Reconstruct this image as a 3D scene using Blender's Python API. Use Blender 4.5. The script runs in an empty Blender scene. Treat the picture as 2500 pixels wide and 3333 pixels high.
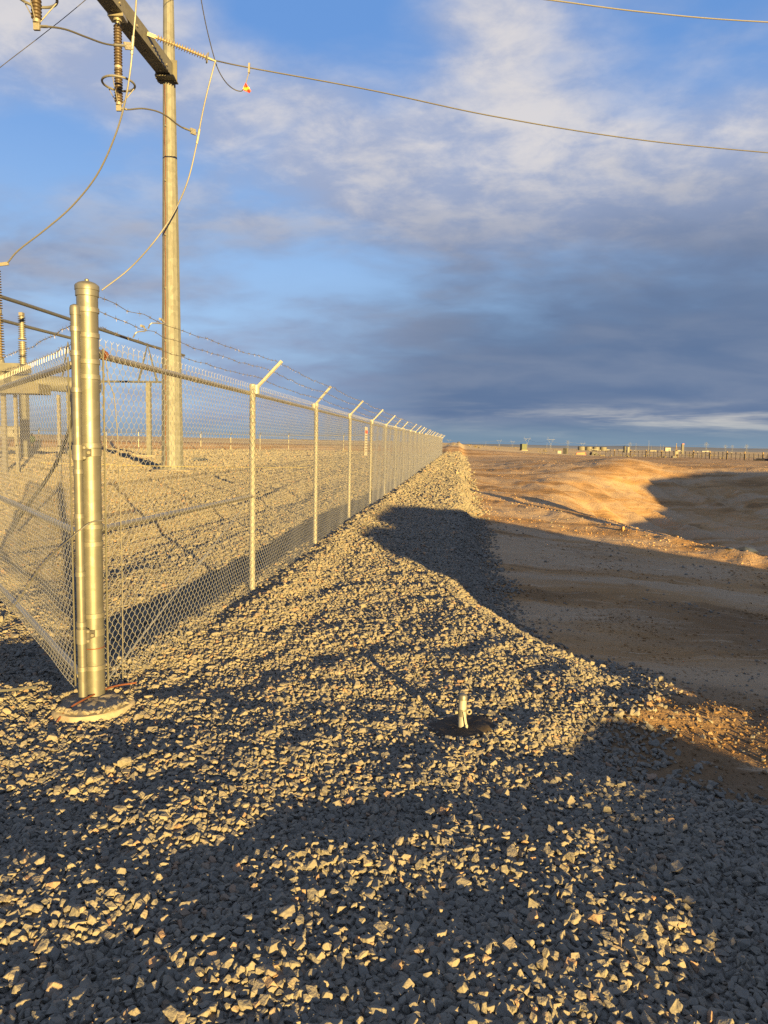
import bpy, bmesh, math, random
import numpy as np
from mathutils import Vector, Matrix
random.seed(7); rng = np.random.default_rng(7)
R = math.radians
S = bpy.context.scene
COL = S.collection
PI = math.pi

# ------------------------------------------------------------------ camera
EYE = 1.55
cd = bpy.data.cameras.new('camera'); cam = bpy.data.objects.new('camera', cd); COL.objects.link(cam)
cd.sensor_fit = 'VERTICAL'; cd.sensor_height = 36.0
cd.lens = 2311.0 / 3333.0 * 36.0
cd.clip_start = 0.05; cd.clip_end = 20000
pt, rl = R(5.4), R(1.1)
Fv = Vector((0, math.cos(pt), -math.sin(pt))); R0 = Vector((1, 0, 0)); U0 = Vector((0, math.sin(pt), math.cos(pt)))
Rv = R0*math.cos(rl) + U0*math.sin(rl); Uv = U0*math.cos(rl) - R0*math.sin(rl)
cam.matrix_world = Matrix(((Rv.x, Uv.x, -Fv.x, 0), (Rv.y, Uv.y, -Fv.y, 0), (Rv.z, Uv.z, -Fv.z, EYE), (0, 0, 0, 1)))
S.camera = cam

# ------------------------------------------------------------------ sun, sky, exposure
SUN_AZ, SUN_EL = R(25), R(6.0)              # behind the camera, 25 degrees to its right
SV = Vector((math.sin(SUN_AZ)*math.cos(SUN_EL), -math.cos(SUN_AZ)*math.cos(SUN_EL), math.sin(SUN_EL)))
sl = bpy.data.lights.new('sun', 'SUN'); sl.energy = 4.2; sl.angle = R(0.5); sl.color = (1.0, 0.665, 0.21)
so = bpy.data.objects.new('sun', sl); COL.objects.link(so)
so.rotation_euler = SV.to_track_quat('Z', 'Y').to_euler(); so.location = (20, -40, 30)
S.view_settings.view_transform = 'Standard'; S.view_settings.look = 'None'
S.view_settings.exposure = 2.2; S.view_settings.gamma = 1.0; S.view_settings.use_curve_mapping = False
S.render.engine = 'CYCLES'; S.cycles.use_denoising = False
S.cycles.max_bounces = 5; S.cycles.diffuse_bounces = 2; S.cycles.glossy_bounces = 2; S.cycles.transmission_bounces = 2

W = bpy.data.worlds.new('World'); S.world = W; W.use_nodes = True
class NT:
    """small helper for building node trees"""
    def __init__(s, tree): s.t = tree; s.n = tree.nodes; s.l = tree.links
    def node(s, typ, **kw):
        n = s.n.new(typ)
        for k, v in kw.items(): setattr(n, k, v)
        return n
    def put(s, sock, v):
        if v is None: return
        if isinstance(v, bpy.types.NodeSocket): s.l.new(v, sock)
        else:
            if sock.type == 'RGBA' and len(v) == 3: v = (*v, 1)
            sock.default_value = v
    def math(s, op, a, b=None, c=None, clamp=False):
        n = s.node('ShaderNodeMath', operation=op, use_clamp=clamp)
        s.put(n.inputs[0], a); s.put(n.inputs[1], b)
        if c is not None: s.put(n.inputs[2], c)
        return n.outputs[0]
    def smooth(s, v, a, b, lo=0., hi=1.):
        n = s.node('ShaderNodeMapRange', interpolation_type='SMOOTHSTEP')
        s.put(n.inputs[0], v); n.inputs[1].default_value = a; n.inputs[2].default_value = b
        n.inputs[3].default_value = lo; n.inputs[4].default_value = hi
        return n.outputs[0]
    def lin(s, v, a, b, lo=0., hi=1.):
        n = s.node('ShaderNodeMapRange'); n.clamp = True
        s.put(n.inputs[0], v); n.inputs[1].default_value = a; n.inputs[2].default_value = b
        n.inputs[3].default_value = lo; n.inputs[4].default_value = hi
        return n.outputs[0]
    def mix(s, f, a, b, mode='MIX'):
        n = s.node('ShaderNodeMix', data_type='RGBA', blend_type=mode)
        s.put(n.inputs[0], f); s.put(n.inputs[6], a); s.put(n.inputs[7], b)
        return n.outputs[2]
    def noise(s, vec, scale, detail=4, rough=.5, dist=0., w=None):
        n = s.node('ShaderNodeTexNoise')
        if w is not None: n.noise_dimensions = '4D'; n.inputs['W'].default_value = w
        if vec is not None: s.l.new(vec, n.inputs['Vector'])
        n.inputs['Scale'].default_value = scale; n.inputs['Detail'].default_value = detail
        n.inputs['Roughness'].default_value = rough; n.inputs['Distortion'].default_value = dist
        return n.outputs[0]
    def comb(s, x, y, z):
        n = s.node('ShaderNodeCombineXYZ'); s.put(n.inputs[0], x); s.put(n.inputs[1], y); s.put(n.inputs[2], z)
        return n.outputs[0]
    def mapping(s, vec, scale=(1, 1, 1), rot=(0, 0, 0), loc=(0, 0, 0)):
        n = s.node('ShaderNodeMapping'); s.l.new(vec, n.inputs[0])
        n.inputs['Location'].default_value = loc; n.inputs['Rotation'].default_value = rot; n.inputs['Scale'].default_value = scale
        return n.outputs[0]

def build_sky():
    t = NT(W.node_tree); t.n.clear()
    out = t.node('ShaderNodeOutputWorld'); bg = t.node('ShaderNodeBackground')
    sky = t.node('ShaderNodeTexSky', sky_type='NISHITA'); sky.sun_disc = False
    sky.sun_elevation = SUN_EL; sky.sun_rotation = math.atan2(SV.x, SV.y)
    sky.air_density = 1.0; sky.dust_density = 0.6; sky.ozone_density = 1.6
    tc = t.node('ShaderNodeTexCoord'); g = tc.outputs['Generated']
    sep = t.node('ShaderNodeSeparateXYZ'); t.l.new(g, sep.inputs[0])
    x, y, z = sep.outputs
    el = t.math('ARCSINE', z)                                   # radians above the horizon
    az = t.math('ARCTAN2', x, y)                                # radians, 0 straight ahead
    # a cloud layer seen in perspective
    zz = t.math('ADD', t.math('MAXIMUM', z, 0.0), 0.22)
    P = t.comb(t.math('DIVIDE', x, zz), t.math('DIVIDE', y, zz), 0.0)
    Pr = t.mapping(P, scale=(0.8, 1.15, 1), rot=(0, 0, R(24)), loc=(3.1, 1.7, 0))
    big = t.noise(Pr, 0.9, 3, .5, .2)
    mid = t.noise(Pr, 2.1, 5, .50, .25)
    fine = t.noise(t.mapping(P, scale=(0.9, 1.25, 1), rot=(0, 0, R(40)), loc=(9, 4, 0)), 4.6, 5, .52, .35)
    def blob(a0, e0, sa, se, tilt=0.):
        da = t.math('SUBTRACT', az, R(a0)); de = t.math('SUBTRACT', t.math('SUBTRACT', el, R(e0)), t.math('MULTIPLY', da, tilt))
        q = t.math('ADD', t.math('POWER', t.math('DIVIDE', da, R(sa)), 2), t.math('POWER', t.math('DIVIDE', de, R(se)), 2))
        return t.math('POWER', 2.718, t.math('MULTIPLY', q, -1.0))
    n = t.math('ADD', t.math('MULTIPLY', t.math('SUBTRACT', big, .5), .7), t.math('ADD', t.math('MULTIPLY', t.math('SUBTRACT', mid, .5), .9), t.math('MULTIPLY', t.math('SUBTRACT', fine, .5), .45)))
    # where the weather is: (azimuth, elevation, half widths, tilt, weight)
    cov = t.math('ADD', n, t.smooth(el, R(36), R(60), .30, .52))  # thicker cloud added overhead, out of view, for a more neutral ambient
    for a0, e0, sa, se, ti, wt in ((24, 18.0, 26, 5.0, -.02, .50), (0, 20.0, 9, 3.6, -.30, .38), (7, 30.5, 4.5, 6, 0, .24), (24, 29, 12, 5, 0, -.10),
                                   (-24, 27, 12, 5.0, -.35, .34), (-17, 14.5, 15, 5, -.2, -.16), (-8, 30, 7, 5, 0, -.30), (-3, 15, 9, 4, 0, -.10), (-22, 20, 8, 3, 0, -.16)):
        cov = t.math('ADD', cov, t.math('MULTIPLY', blob(a0, e0, sa, se, ti), wt))
    cloud = t.smooth(cov, .10, .55)
    # the low storm bank along the horizon, deeper to the right
    wob = t.math('MULTIPLY', t.math('ADD', t.math('SUBTRACT', mid, .5), t.math('MULTIPLY', t.math('SUBTRACT', fine, .5), .4)), R(10))
    top_el = t.math('ADD', t.lin(az, R(-25), R(20), R(6.5), R(15.2)), wob)
    bank = t.smooth(t.math('SUBTRACT', top_el, el), R(-7), R(7))
    bank = t.math('MULTIPLY', bank, t.lin(az, R(-30), R(4), .12, .98))
    # tones
    blue = t.mix(1.0, sky.outputs[0], (0.92, 1.12, 1.62), 'MULTIPLY')
    blue = t.mix(.75, t.mix(1.0, blue, (.8, .8, .8), 'MULTIPLY'), t.mix(t.smooth(el, R(3), R(30)), (2.5, 3.75, 5.4), (.95, 2.1, 4.55)))
    puff = t.noise(t.mapping(P, scale=(1, 1.2, 1), rot=(0, 0, R(20)), loc=(2, 8, 0)), 6.5, 8, .62, .2)
    lit = t.mix(t.smooth(t.math('ADD', t.math('MULTIPLY', mid, .8), t.math('MULTIPLY', puff, .9)), .70, 1.05), (2.25, 2.6, 3.6), (4.45, 4.2, 4.1))
    shade = (1.3, 1.55, 2.3)
    c1 = t.mix(t.smooth(cov, .62, 1.15), lit, t.mix(.45, lit, shade))
    c1 = t.mix(t.smooth(el, R(13), R(22)), t.mix(.75, c1, shade), c1)
    c1 = t.mix(t.smooth(el, R(33), R(50)), c1, (1.55, 1.7, 2.05))  # overhead deck greyed, out of view, to weaken the ambient light
    col = t.mix(t.math('MULTIPLY', cloud, .9), blue, c1)
    slate = t.mix(t.smooth(t.math('ADD', mid, t.math('MULTIPLY', big, .5)), .6, .95), (.68, 1.06, 1.88), (1.08, 1.42, 2.15))
    slate = t.mix(t.smooth(az, R(6), R(-16)), slate, (1.6, 2.05, 3.3))
    col = t.mix(bank, col, slate)
    # pale rift and clearer air under the bank
    rift = t.noise(t.mapping(t.comb(az, el, 0.), scale=(5.0, 46, 1)), 1.0, 5, .6, .3)
    rw = t.math('MULTIPLY', blob(22, 2.1, 18, 1.1), t.smooth(rift, .42, .68))
    col = t.mix(t.math('MULTIPLY', rw, .9), col, (3.7, 3.6, 3.4))
    low = t.smooth(el, R(2.6), R(0.4))
    col = t.mix(t.math('MULTIPLY', low, .65), col, (1.35, 2.0, 2.5))
    col = t.mix(1.0, col, (.74, .74, .74), 'MULTIPLY')
    t.l.new(col, bg.inputs[0]); bg.inputs[1].default_value = 0.05
    t.l.new(bg.outputs[0], out.inputs[0])
build_sky()

# ------------------------------------------------------------------ materials
def mat(name):
    m = bpy.data.materials.new(name); m.use_nodes = True
    t = NT(m.node_tree); b = t.n['Principled BSDF']
    return m, t, b
def bump(t, b, h, strength=.5, dist=.01):
    n = t.node('ShaderNodeBump'); n.inputs['Strength'].default_value = strength; n.inputs['Distance'].default_value = dist
    t.l.new(h, n.inputs['Height']); t.l.new(n.outputs[0], b.inputs['Normal'])
def simple(name, c, rough=.6, metal=0., var=.12, scale=8., bmp=0.):
    m, t, b = mat(name)
    tc = t.node('ShaderNodeTexCoord'); v = t.noise(tc.outputs['Object'], scale, 5, .6)
    c2 = tuple(max(0, k*(1-var*2)) for k in c); c3 = tuple(min(1, k*(1+var)) for k in c)
    t.put(b.inputs['Base Color'], t.mix(t.smooth(v, .3, .7), c2, c3))
    b.inputs['Roughness'].default_value = rough; b.inputs['Metallic'].default_value = metal
    if bmp: bump(t, b, t.noise(tc.outputs['Object'], scale*4, 4, .6), bmp, .004)
    return m
def galvanised(name, c=(.62, .61, .58), rough=.42, metal=.75, spangle=26, streak=True):
    m, t, b = mat(name)
    tc = t.node('ShaderNodeTexCoord')
    vo = t.node('ShaderNodeTexVoronoi'); vo.inputs['Scale'].default_value = spangle; t.l.new(tc.outputs['Object'], vo.inputs['Vector'])
    sp = t.node('ShaderNodeSeparateColor'); t.l.new(vo.outputs['Color'], sp.inputs[0])
    st = t.noise(t.mapping(tc.outputs['Object'], scale=(9, 9, .7)), 3, 5, .65)
    f = t.math('ADD', t.math('MULTIPLY', sp.outputs[0], .25), t.math('MULTIPLY', st, .75))
    t.put(b.inputs['Base Color'], t.mix(t.smooth(f, .25, .75), tuple(k*.78 for k in c), tuple(min(1, k*1.12) for k in c)))
    t.put(b.inputs['Roughness'], t.lin(f, .2, .8, rough+.1, rough-.06)); b.inputs['Metallic'].default_value = metal
    return m
M = {}
M['galv'] = galvanised('galvanised_pipe', (.155, .155, .14), .45, .5)
M['postgalv'] = galvanised('galvanised_line_post', (.30, .297, .27), .5, .3)
M['hingebolt'] = simple('hinge_bolt', (.11, .105, .09), .6, .2, .1, 30)
M['strap'] = galvanised('galvanised_strap', (.21, .205, .18), .45, .55)
M['galv_dull'] = galvanised('galvanised_dull', (.36, .345, .30), .42, .75)
M['mesh'] = simple('zinc_wire', (.36, .365, .36), .40, .55, .08, 30)
M['barb'] = simple('barbed_wire_zinc', (.16, .145, .125), .5, .45, .2, 40)
M['polesteel'] = galvanised('weathered_pole_steel', (.13, .136, .132), .62, .1, 5)
M['beamsteel'] = galvanised('weathered_beam_steel', (.11, .107, .09), .62, .15, 4)
M['alu'] = simple('aluminium_conductor', (.17, .172, .172), .5, .3, .08, 20)
M['alu_grey'] = simple('dull_conductor', (.075, .076, .078), .55, .2, .08, 20)
M['alu_bright'] = simple('aluminium_pad', (.24, .235, .21), .5, .3, .1, 20)
M['copper'] = simple('copper_wire', (.19, .07, .034), .45, .3, .15, 25)
M['brown_glaze'] = simple('brown_glaze', (.075, .056, .036), .4, 0, .15, 12)
M['tan_polymer'] = simple('tan_polymer', (.20, .165, .11), .5, 0, .1, 12)
M['grey_porcelain'] = simple('grey_porcelain', (.19, .185, .155), .4, 0, .08, 10)
M['grey_paint'] = simple('equipment_grey_paint', (.13, .132, .12), .5, 0, .08, 4)
M['steelbus'] = simple('tubular_bus', (.10, .105, .11), .5, .3, .06, 6)
M['black'] = simple('black_rubber', (.02, .021, .023), .6, 0, .2, 9)
M['bolt'] = simple('bolt_steel', (.24, .225, .18), .5, .4, .12, 30)
M['concrete'] = simple('concrete', (.24, .21, .165), .9, 0, .16, 14, .6)
M['wood'] = simple('raw_timber', (.19, .14, .08), .8, 0, .15, 9)
M['white'] = simple('white_paint', (.19, .19, .185), .6, 0, .05, 6)
M['cream'] = simple('cream_tank_paint', (.12, .115, .095), .6, 0, .08, .6)
M['green'] = simple('green_cabinet_paint', (.03, .05, .022), .5, 0, .1, 5)
M['orange'] = simple('orange_plastic', (.5, .10, .03), .55, 0, .08, 5)
M['dark'] = simple('dark_grey_steel', (.05, .05, .055), .6, .1, .2, 3)
M['red'] = simple('flag_red', (.72, .09, .05), .6, 0, .06, 10)
M['yellow'] = simple('flag_yellow', (.80, .68, .06), .6, 0, .06, 10)
M['signwhite'] = simple('sign_white', (.38, .365, .33), .55, 0, .05, 10)
M['signred'] = simple('sign_red', (.62, .10, .06), .55, 0, .05, 10)
M['hivis'] = simple('hi_vis_cloth', (.62, .72, .12), .8, 0, .08, 20)
M['trousers'] = simple('dark_cloth', (.025, .027, .035), .85, 0, .2, 20)
M['skin'] = simple('skin', (.45, .28, .2), .6, 0, .05, 20)
M['tarp'] = simple('blue_black_sheet', (.035, .045, .07), .45, 0, .3, 6)
M['rope'] = simple('yellow_tape', (.30, .25, .09), .7, 0, .1, 10)
M['scrub'] = simple('dry_scrub', (.16, .13, .07), .9, 0, .3, 2)
M['farsteel'] = simple('far_lattice_steel', (.13, .14, .16), .6, .1, .05, 1)

def stone_mat():
    m, t, b = mat('crushed_rock')
    oi = t.node('ShaderNodeObjectInfo'); tc = t.node('ShaderNodeTexCoord')
    r = oi.outputs['Random']
    ramp = t.node('ShaderNodeValToRGB'); t.l.new(r, ramp.inputs[0])
    e = ramp.color_ramp.elements
    e[0].position = 0; e[0].color = (.18, .183, .182, 1); e[1].position = 1; e[1].color = (.262, .255, .238, 1)
    for p, c in ((.35, (.203, .203, .199, 1)), (.7, (.222, .22, .212, 1)), (.93, (.242, .228, .206, 1)), (.965, (.31, .22, .165, 1))):
        k = e.new(p); k.color = c
    n = t.noise(tc.outputs['Object'], 3.2, 6, .65)
    col = t.mix(t.smooth(n, .35, .75), t.mix(1.0, ramp.outputs[0], (.86, .86, .86), 'MULTIPLY'), ramp.outputs[0])
    geo = t.node('ShaderNodeNewGeometry')
    t.put(b.inputs['Base Color'], t.mix(1.0, col, (1.0, .92, .79), 'MULTIPLY'))
    b.inputs['Roughness'].default_value = .78; b.inputs['Specular IOR Level'].default_value = .3
    bump(t, b, t.noise(tc.outputs['Object'], 4.5, 3, .5), .22, .10)
    return m
M['stone'] = stone_mat()

def gravel_mat():
    m, t, b = mat('gravel_bed_far')
    geo = t.node('ShaderNodeNewGeometry'); P = geo.outputs['Position']
    vo = t.node('ShaderNodeTexVoronoi'); vo.inputs['Scale'].default_value = 15; t.l.new(P, vo.inputs['Vector'])
    sp = t.node('ShaderNodeSeparateColor'); t.l.new(vo.outputs['Color'], sp.inputs[0])
    n = t.noise(P, .6, 4, .6)
    f = t.math('ADD', t.math('MULTIPLY', sp.outputs[0], .6), t.math('MULTIPLY', n, .4))
    t.put(b.inputs['Base Color'], t.mix(f, (.18, .168, .15), (.31, .28, .235)))
    b.inputs['Roughness'].default_value = .9; b.inputs['Specular IOR Level'].default_value = .2
    bump(t, b, vo.outputs['Distance'], .7, .05)
    return m
M['gravel'] = gravel_mat()

def dirt_mat():
    m, t, b = mat('graded_dirt')
    geo = t.node('ShaderNodeNewGeometry'); P = geo.outputs['Position']
    n1 = t.noise(P, .22, 5, .6, .4); n2 = t.noise(P, 1.7, 6, .65, .3); n3 = t.noise(P, 14, 5, .7); n4 = t.noise(P, 45, 3, .6)
    band = t.noise(t.mapping(P, scale=(.10, .42, 1), rot=(0, 0, R(14))), 1.0, 5, .6, .9)
    tr = t.noise(t.mapping(P, scale=(.35, 2.2, 1), rot=(0, 0, R(16))), 1.6, 8, .72, 1.3)
    c = t.mix(t.smooth(n1, .35, .65), (.25, .155, .075), (.32, .21, .11))
    c = t.mix(t.math('MULTIPLY', t.smooth(band, .44, .58), .62), c, (.33, .27, .205))           # compacted, dusty bands
    c = t.mix(t.math('MULTIPLY', t.smooth(band, .46, .36), .65), c, (.125, .082, .046))         # damp loose bands
    # earth darker in two round patches beside the gravel apron
    def dark_earth(cx, cy, r0, r1):
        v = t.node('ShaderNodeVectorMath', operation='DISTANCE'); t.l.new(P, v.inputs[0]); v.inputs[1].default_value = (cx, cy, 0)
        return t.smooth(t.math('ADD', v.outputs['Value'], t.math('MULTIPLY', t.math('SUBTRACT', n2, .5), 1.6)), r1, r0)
    c = t.mix(t.math('MULTIPLY', t.math('MAXIMUM', dark_earth(2.0, 3.5, .7, 1.9), t.math('MULTIPLY', dark_earth(4.6, 7.4, .8, 2.6), .8)), .75), c, (.095, .062, .036))
    c = t.mix(t.math('MULTIPLY', t.smooth(tr, .54, .68), .55), c, (.42, .345, .265))
    c = t.mix(t.math('MULTIPLY', t.smooth(n2, .55, .70), .55), c, (.17, .11, .06))
    c = t.mix(t.math('MULTIPLY', t.smooth(n3, .56, .8), .35), c, (.38, .28, .18))
    c = t.mix(t.math('MULTIPLY', t.smooth(n4, .58, .75), .35), c, (.12, .08, .05))
    t.put(b.inputs['Base Color'], t.mix(1.0, c, (1.30, 1.23, 1.12), 'MULTIPLY')); b.inputs['Roughness'].default_value = .95; b.inputs['Specular IOR Level'].default_value = .15
    h = t.math('ADD', t.math('MULTIPLY', n3, .5), t.math('ADD', t.math('MULTIPLY', tr, .55), t.math('ADD', t.math('MULTIPLY', n2, .8), t.math('MULTIPLY', n4, .16))))
    bump(t, b, h, .6, .09)
    return m
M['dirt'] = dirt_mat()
def plain_mat():
    m, t, b = mat('dry_plain')
    geo = t.node('ShaderNodeNewGeometry'); P = geo.outputs['Position']
    n1 = t.noise(t.mapping(P, scale=(.5, 1, 1)), .012, 6, .6); n2 = t.noise(P, .25, 6, .7)
    c = t.mix(t.smooth(n1, .35, .65), (.46, .34, .19), (.56, .43, .26))
    c = t.mix(t.math('MULTIPLY', t.smooth(n2, .55, .72), .6), c, (.26, .195, .10))
    t.put(b.inputs['Base Color'], c); b.inputs['Roughness'].default_value = .95; b.inputs['Specular IOR Level'].default_value = .1
    bump(t, b, n2, .5, .3)
    return m
M['plain'] = plain_mat()

# ------------------------------------------------------------------ noise and ground shape
def sst(a, b, v):
    t = np.clip((v-a)/(b-a), 0, 1); return t*t*(3-2*t)
def hash2(i, j, s):
    h = (i.astype(np.int64)*374761393 + j.astype(np.int64)*668265263 + s*974634533) & 0xffffffff
    h = ((h ^ (h >> 13))*1274126177) & 0xffffffff
    return ((h ^ (h >> 16)) & 0xffff)/65535.0
def vn(x, y, s=0):
    i = np.floor(x); j = np.floor(y); u = x-i; v = y-j; u = u*u*(3-2*u); v = v*v*(3-2*v)
    a = hash2(i, j, s); b = hash2(i+1, j, s); c = hash2(i, j+1, s); d = hash2(i+1, j+1, s)
    return (a*(1-u)+b*u)*(1-v) + (c*(1-u)+d*u)*v - .5
def fbm(x, y, s=0, o=4, g=.5):
    r = 0; a = 1.
    for k in range(o):
        r = r + a*vn(x*2**k, y*2**k, s+k*17); a *= g
    return r
FX0, FY0 = -1.69, 4.08                     # corner post
FD = Vector((.1054, .9944, 0)).normalized()   # the long fence runs this way
FDx, FDy = FD.x, FD.y
def qof(x, y): return x-(FX0+.106*(y-FY0))
def edge_w(y):                             # width of the gravel strip outside the fence
    return 2.47 + np.interp(y, [-9, 1, 2.6, 3.0, 3.3, 3.6, 4.2, 4.7, 5.3, 5.8, 6.4, 7.2, 9], [9, 4.5, 4.2, 1.0, .53, .5, .6, .9, .74, .46, .2, .02, 0])
GRADE = lambda y: .0062*np.clip(y-20, 0, 75)
def zground(x, y):
    """height of the ground in metres and what it is made of (0 gravel, 1 dirt, 2 plain)"""
    x = np.asarray(x, float); y = np.asarray(y, float)
    q = qof(x, y); w = edge_w(y); base = GRADE(y)
    r = np.hypot(x, y); near = 1-sst(60, 160, r)
    wob = fbm(x*1.1, y*1.1, 3, 3)*.16
    e = q-w-wob
    # gravel outside the fence: a low mounded strip
    und = fbm(x*3.2, y*3.2, 11, 3)*.042 + fbm(x*.9, y*.9, 5, 2)*.022
    zg = base + .10*sst(8, 13, y) + und*near + .050*np.clip(3.1-y, 0, 4.5)*sst(3.3, 2.5, y)
    zg = zg + .05*np.exp(-((q-.32)/.22)**2)*sst(5, 6.5, y)
    # inside the fence: a little lower, rutted by wheels running along the fence
    rut = vn(q/.62+fbm(x*.15, y*.15, 31, 2)*2.2, y*.05, 21) + .6*vn(q/.3+3+fbm(x*.2, y*.2, 33, 2)*2, y*.09, 23)
    zi = base + .02 - .20*sst(-.1, -.7, q)*(1-sst(14, 24, y)*.6) + und*near*.8 + .13*rut*sst(-.6, -1.6, q)*near
    inside = sst(.08, -.08, q)*sst(4.2, 4.8, y)
    zgr = zg*(1-inside) + zi*inside
    # dirt to the right
    s = sst(3.0, 9, y)*(1-sst(30, 54, y)); el = np.clip(e, 0, 9)
    ez = np.clip(e, 0, None)
    right = 1-sst(12, 21, e)
    xs = (x-.1*(y-27)-15.5)/np.where(x-.1*(y-27) < 15.5, 9.3, 18.); ys = (y-26)/np.where(y < 26, 13., 21.)
    rho = np.sqrt(xs*xs+ys*ys)
    rho = rho+.05*fbm(x*.25, y*.25, 39, 2)
    bowl = (1-sst(.45, 1.04, rho))*sst(.2, 4.5, .908*(x-8.3)+.419*(y-13.3))
    zd = base*.5 - .06 - s*(.17+.082*el)*right - 1.65*bowl + (.12+.36*sst(.8, 6, e))*sst(20, 45, y)*(1-.75*sst(50, 85, y))*near
    # furrows on the far bank of the pit
    fur = fbm(x*.9+y*.25, y*.12, 41, 3)
    zd = zd + fur*(.42*sst(.25, .7, bowl*1.2)+.20*sst(14, 16, .908*x+.419*y)*near)*sst(20, 30, y)*(1-sst(44, 52, y)) + .10*fbm(x*.5, y*.5, 43, 3)*near
    zd = zd + .045*fbm(x*3.1, y*3.1, 45, 4)*near
    # a spur running down the far bank
    t_ = np.clip(((x-16.5)*(-5.5)+(y-50)*(-17))/(5.5**2+17**2), 0, 1); dd = np.hypot(x-(16.5-5.5*t_), y-(50-17*t_))
    zd = zd + .55*np.exp(-(dd/2.6)**2)*(1-.4*t_)
    # graded windrow that catches the light on the near side of the pit
    lx0, ly0, lx1, ly1 = 8.3, 13.3, 2.9, 25.0
    L = math.hypot(lx1-lx0, ly1-ly0); ux, uy = (lx1-lx0)/L, (ly1-ly0)/L
    dist = (x-lx0)*(-uy)+(y-ly0)*ux; al = (x-lx0)*ux+(y-ly0)*uy
    zd = zd + .13*np.exp(-(dist/.3)**2)*sst(-14, -8, al)*(1-sst(L-3, L, al))*(1+.8*fbm(x*2, y*2, 47, 2))
    # low loose ridge beside the gravel apron
    lx0, ly0, lx1, ly1 = 1.15, 4.25, 3.2, 3.95
    L = math.hypot(lx1-lx0, ly1-ly0); ux, uy = (lx1-lx0)/L, (ly1-ly0)/L
    dist = (x-lx0)*(-uy)+(y-ly0)*ux; al = (x-lx0)*ux+(y-ly0)*uy
    zd = zd + .05*np.exp(-(dist/.24)**2)*sst(-.5, .1, al)*(1-sst(L, L+2, al))*(1+1.2*fbm(x*4, y*4, 49, 2))
    k = sst(-.42, .12, e)
    z = zgr*(1-k) + zd*k
    # cut bank behind the yard, then the open plain
    ang = x/np.maximum(y, 1)
    B = np.where(y > 40, 1-sst(.06, .30, ang), 0)
    yb = 90 + fbm(x*.02, y*.02, 51, 2)*5
    far = B*(.95*sst(yb, yb+10, y) + 1.15*sst(100, 190, y) + 1.0*sst(190, 700, y)) + (1-B)*.12*sst(80, 120, y)
    far = far + .30*fbm(x*.03, y*.03, 53, 4)*sst(100, 180, r) + .9*fbm(x*.004, y*.004, 57, 3)*sst(250, 700, r)
    z = z + far - .5*sst(600, 2500, r)*(1-B)
    reg = np.where(e > 0, 1, 0)
    reg = np.where((y > yb-1) & (y < 500), 1, reg)
    pl = (y > 112+40*fbm(x*.012, y*.012, 61, 3) + 20*sst(.1, .4, ang)) | (r > 240) | (x < -95)
    reg = np.where(pl, 2, reg)
    reg = np.where((y < -6) & (reg == 0), 1, reg)
    return z, reg
def gz(x, y): return float(zground(np.array([x]), np.array([y]))[0][0])

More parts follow.
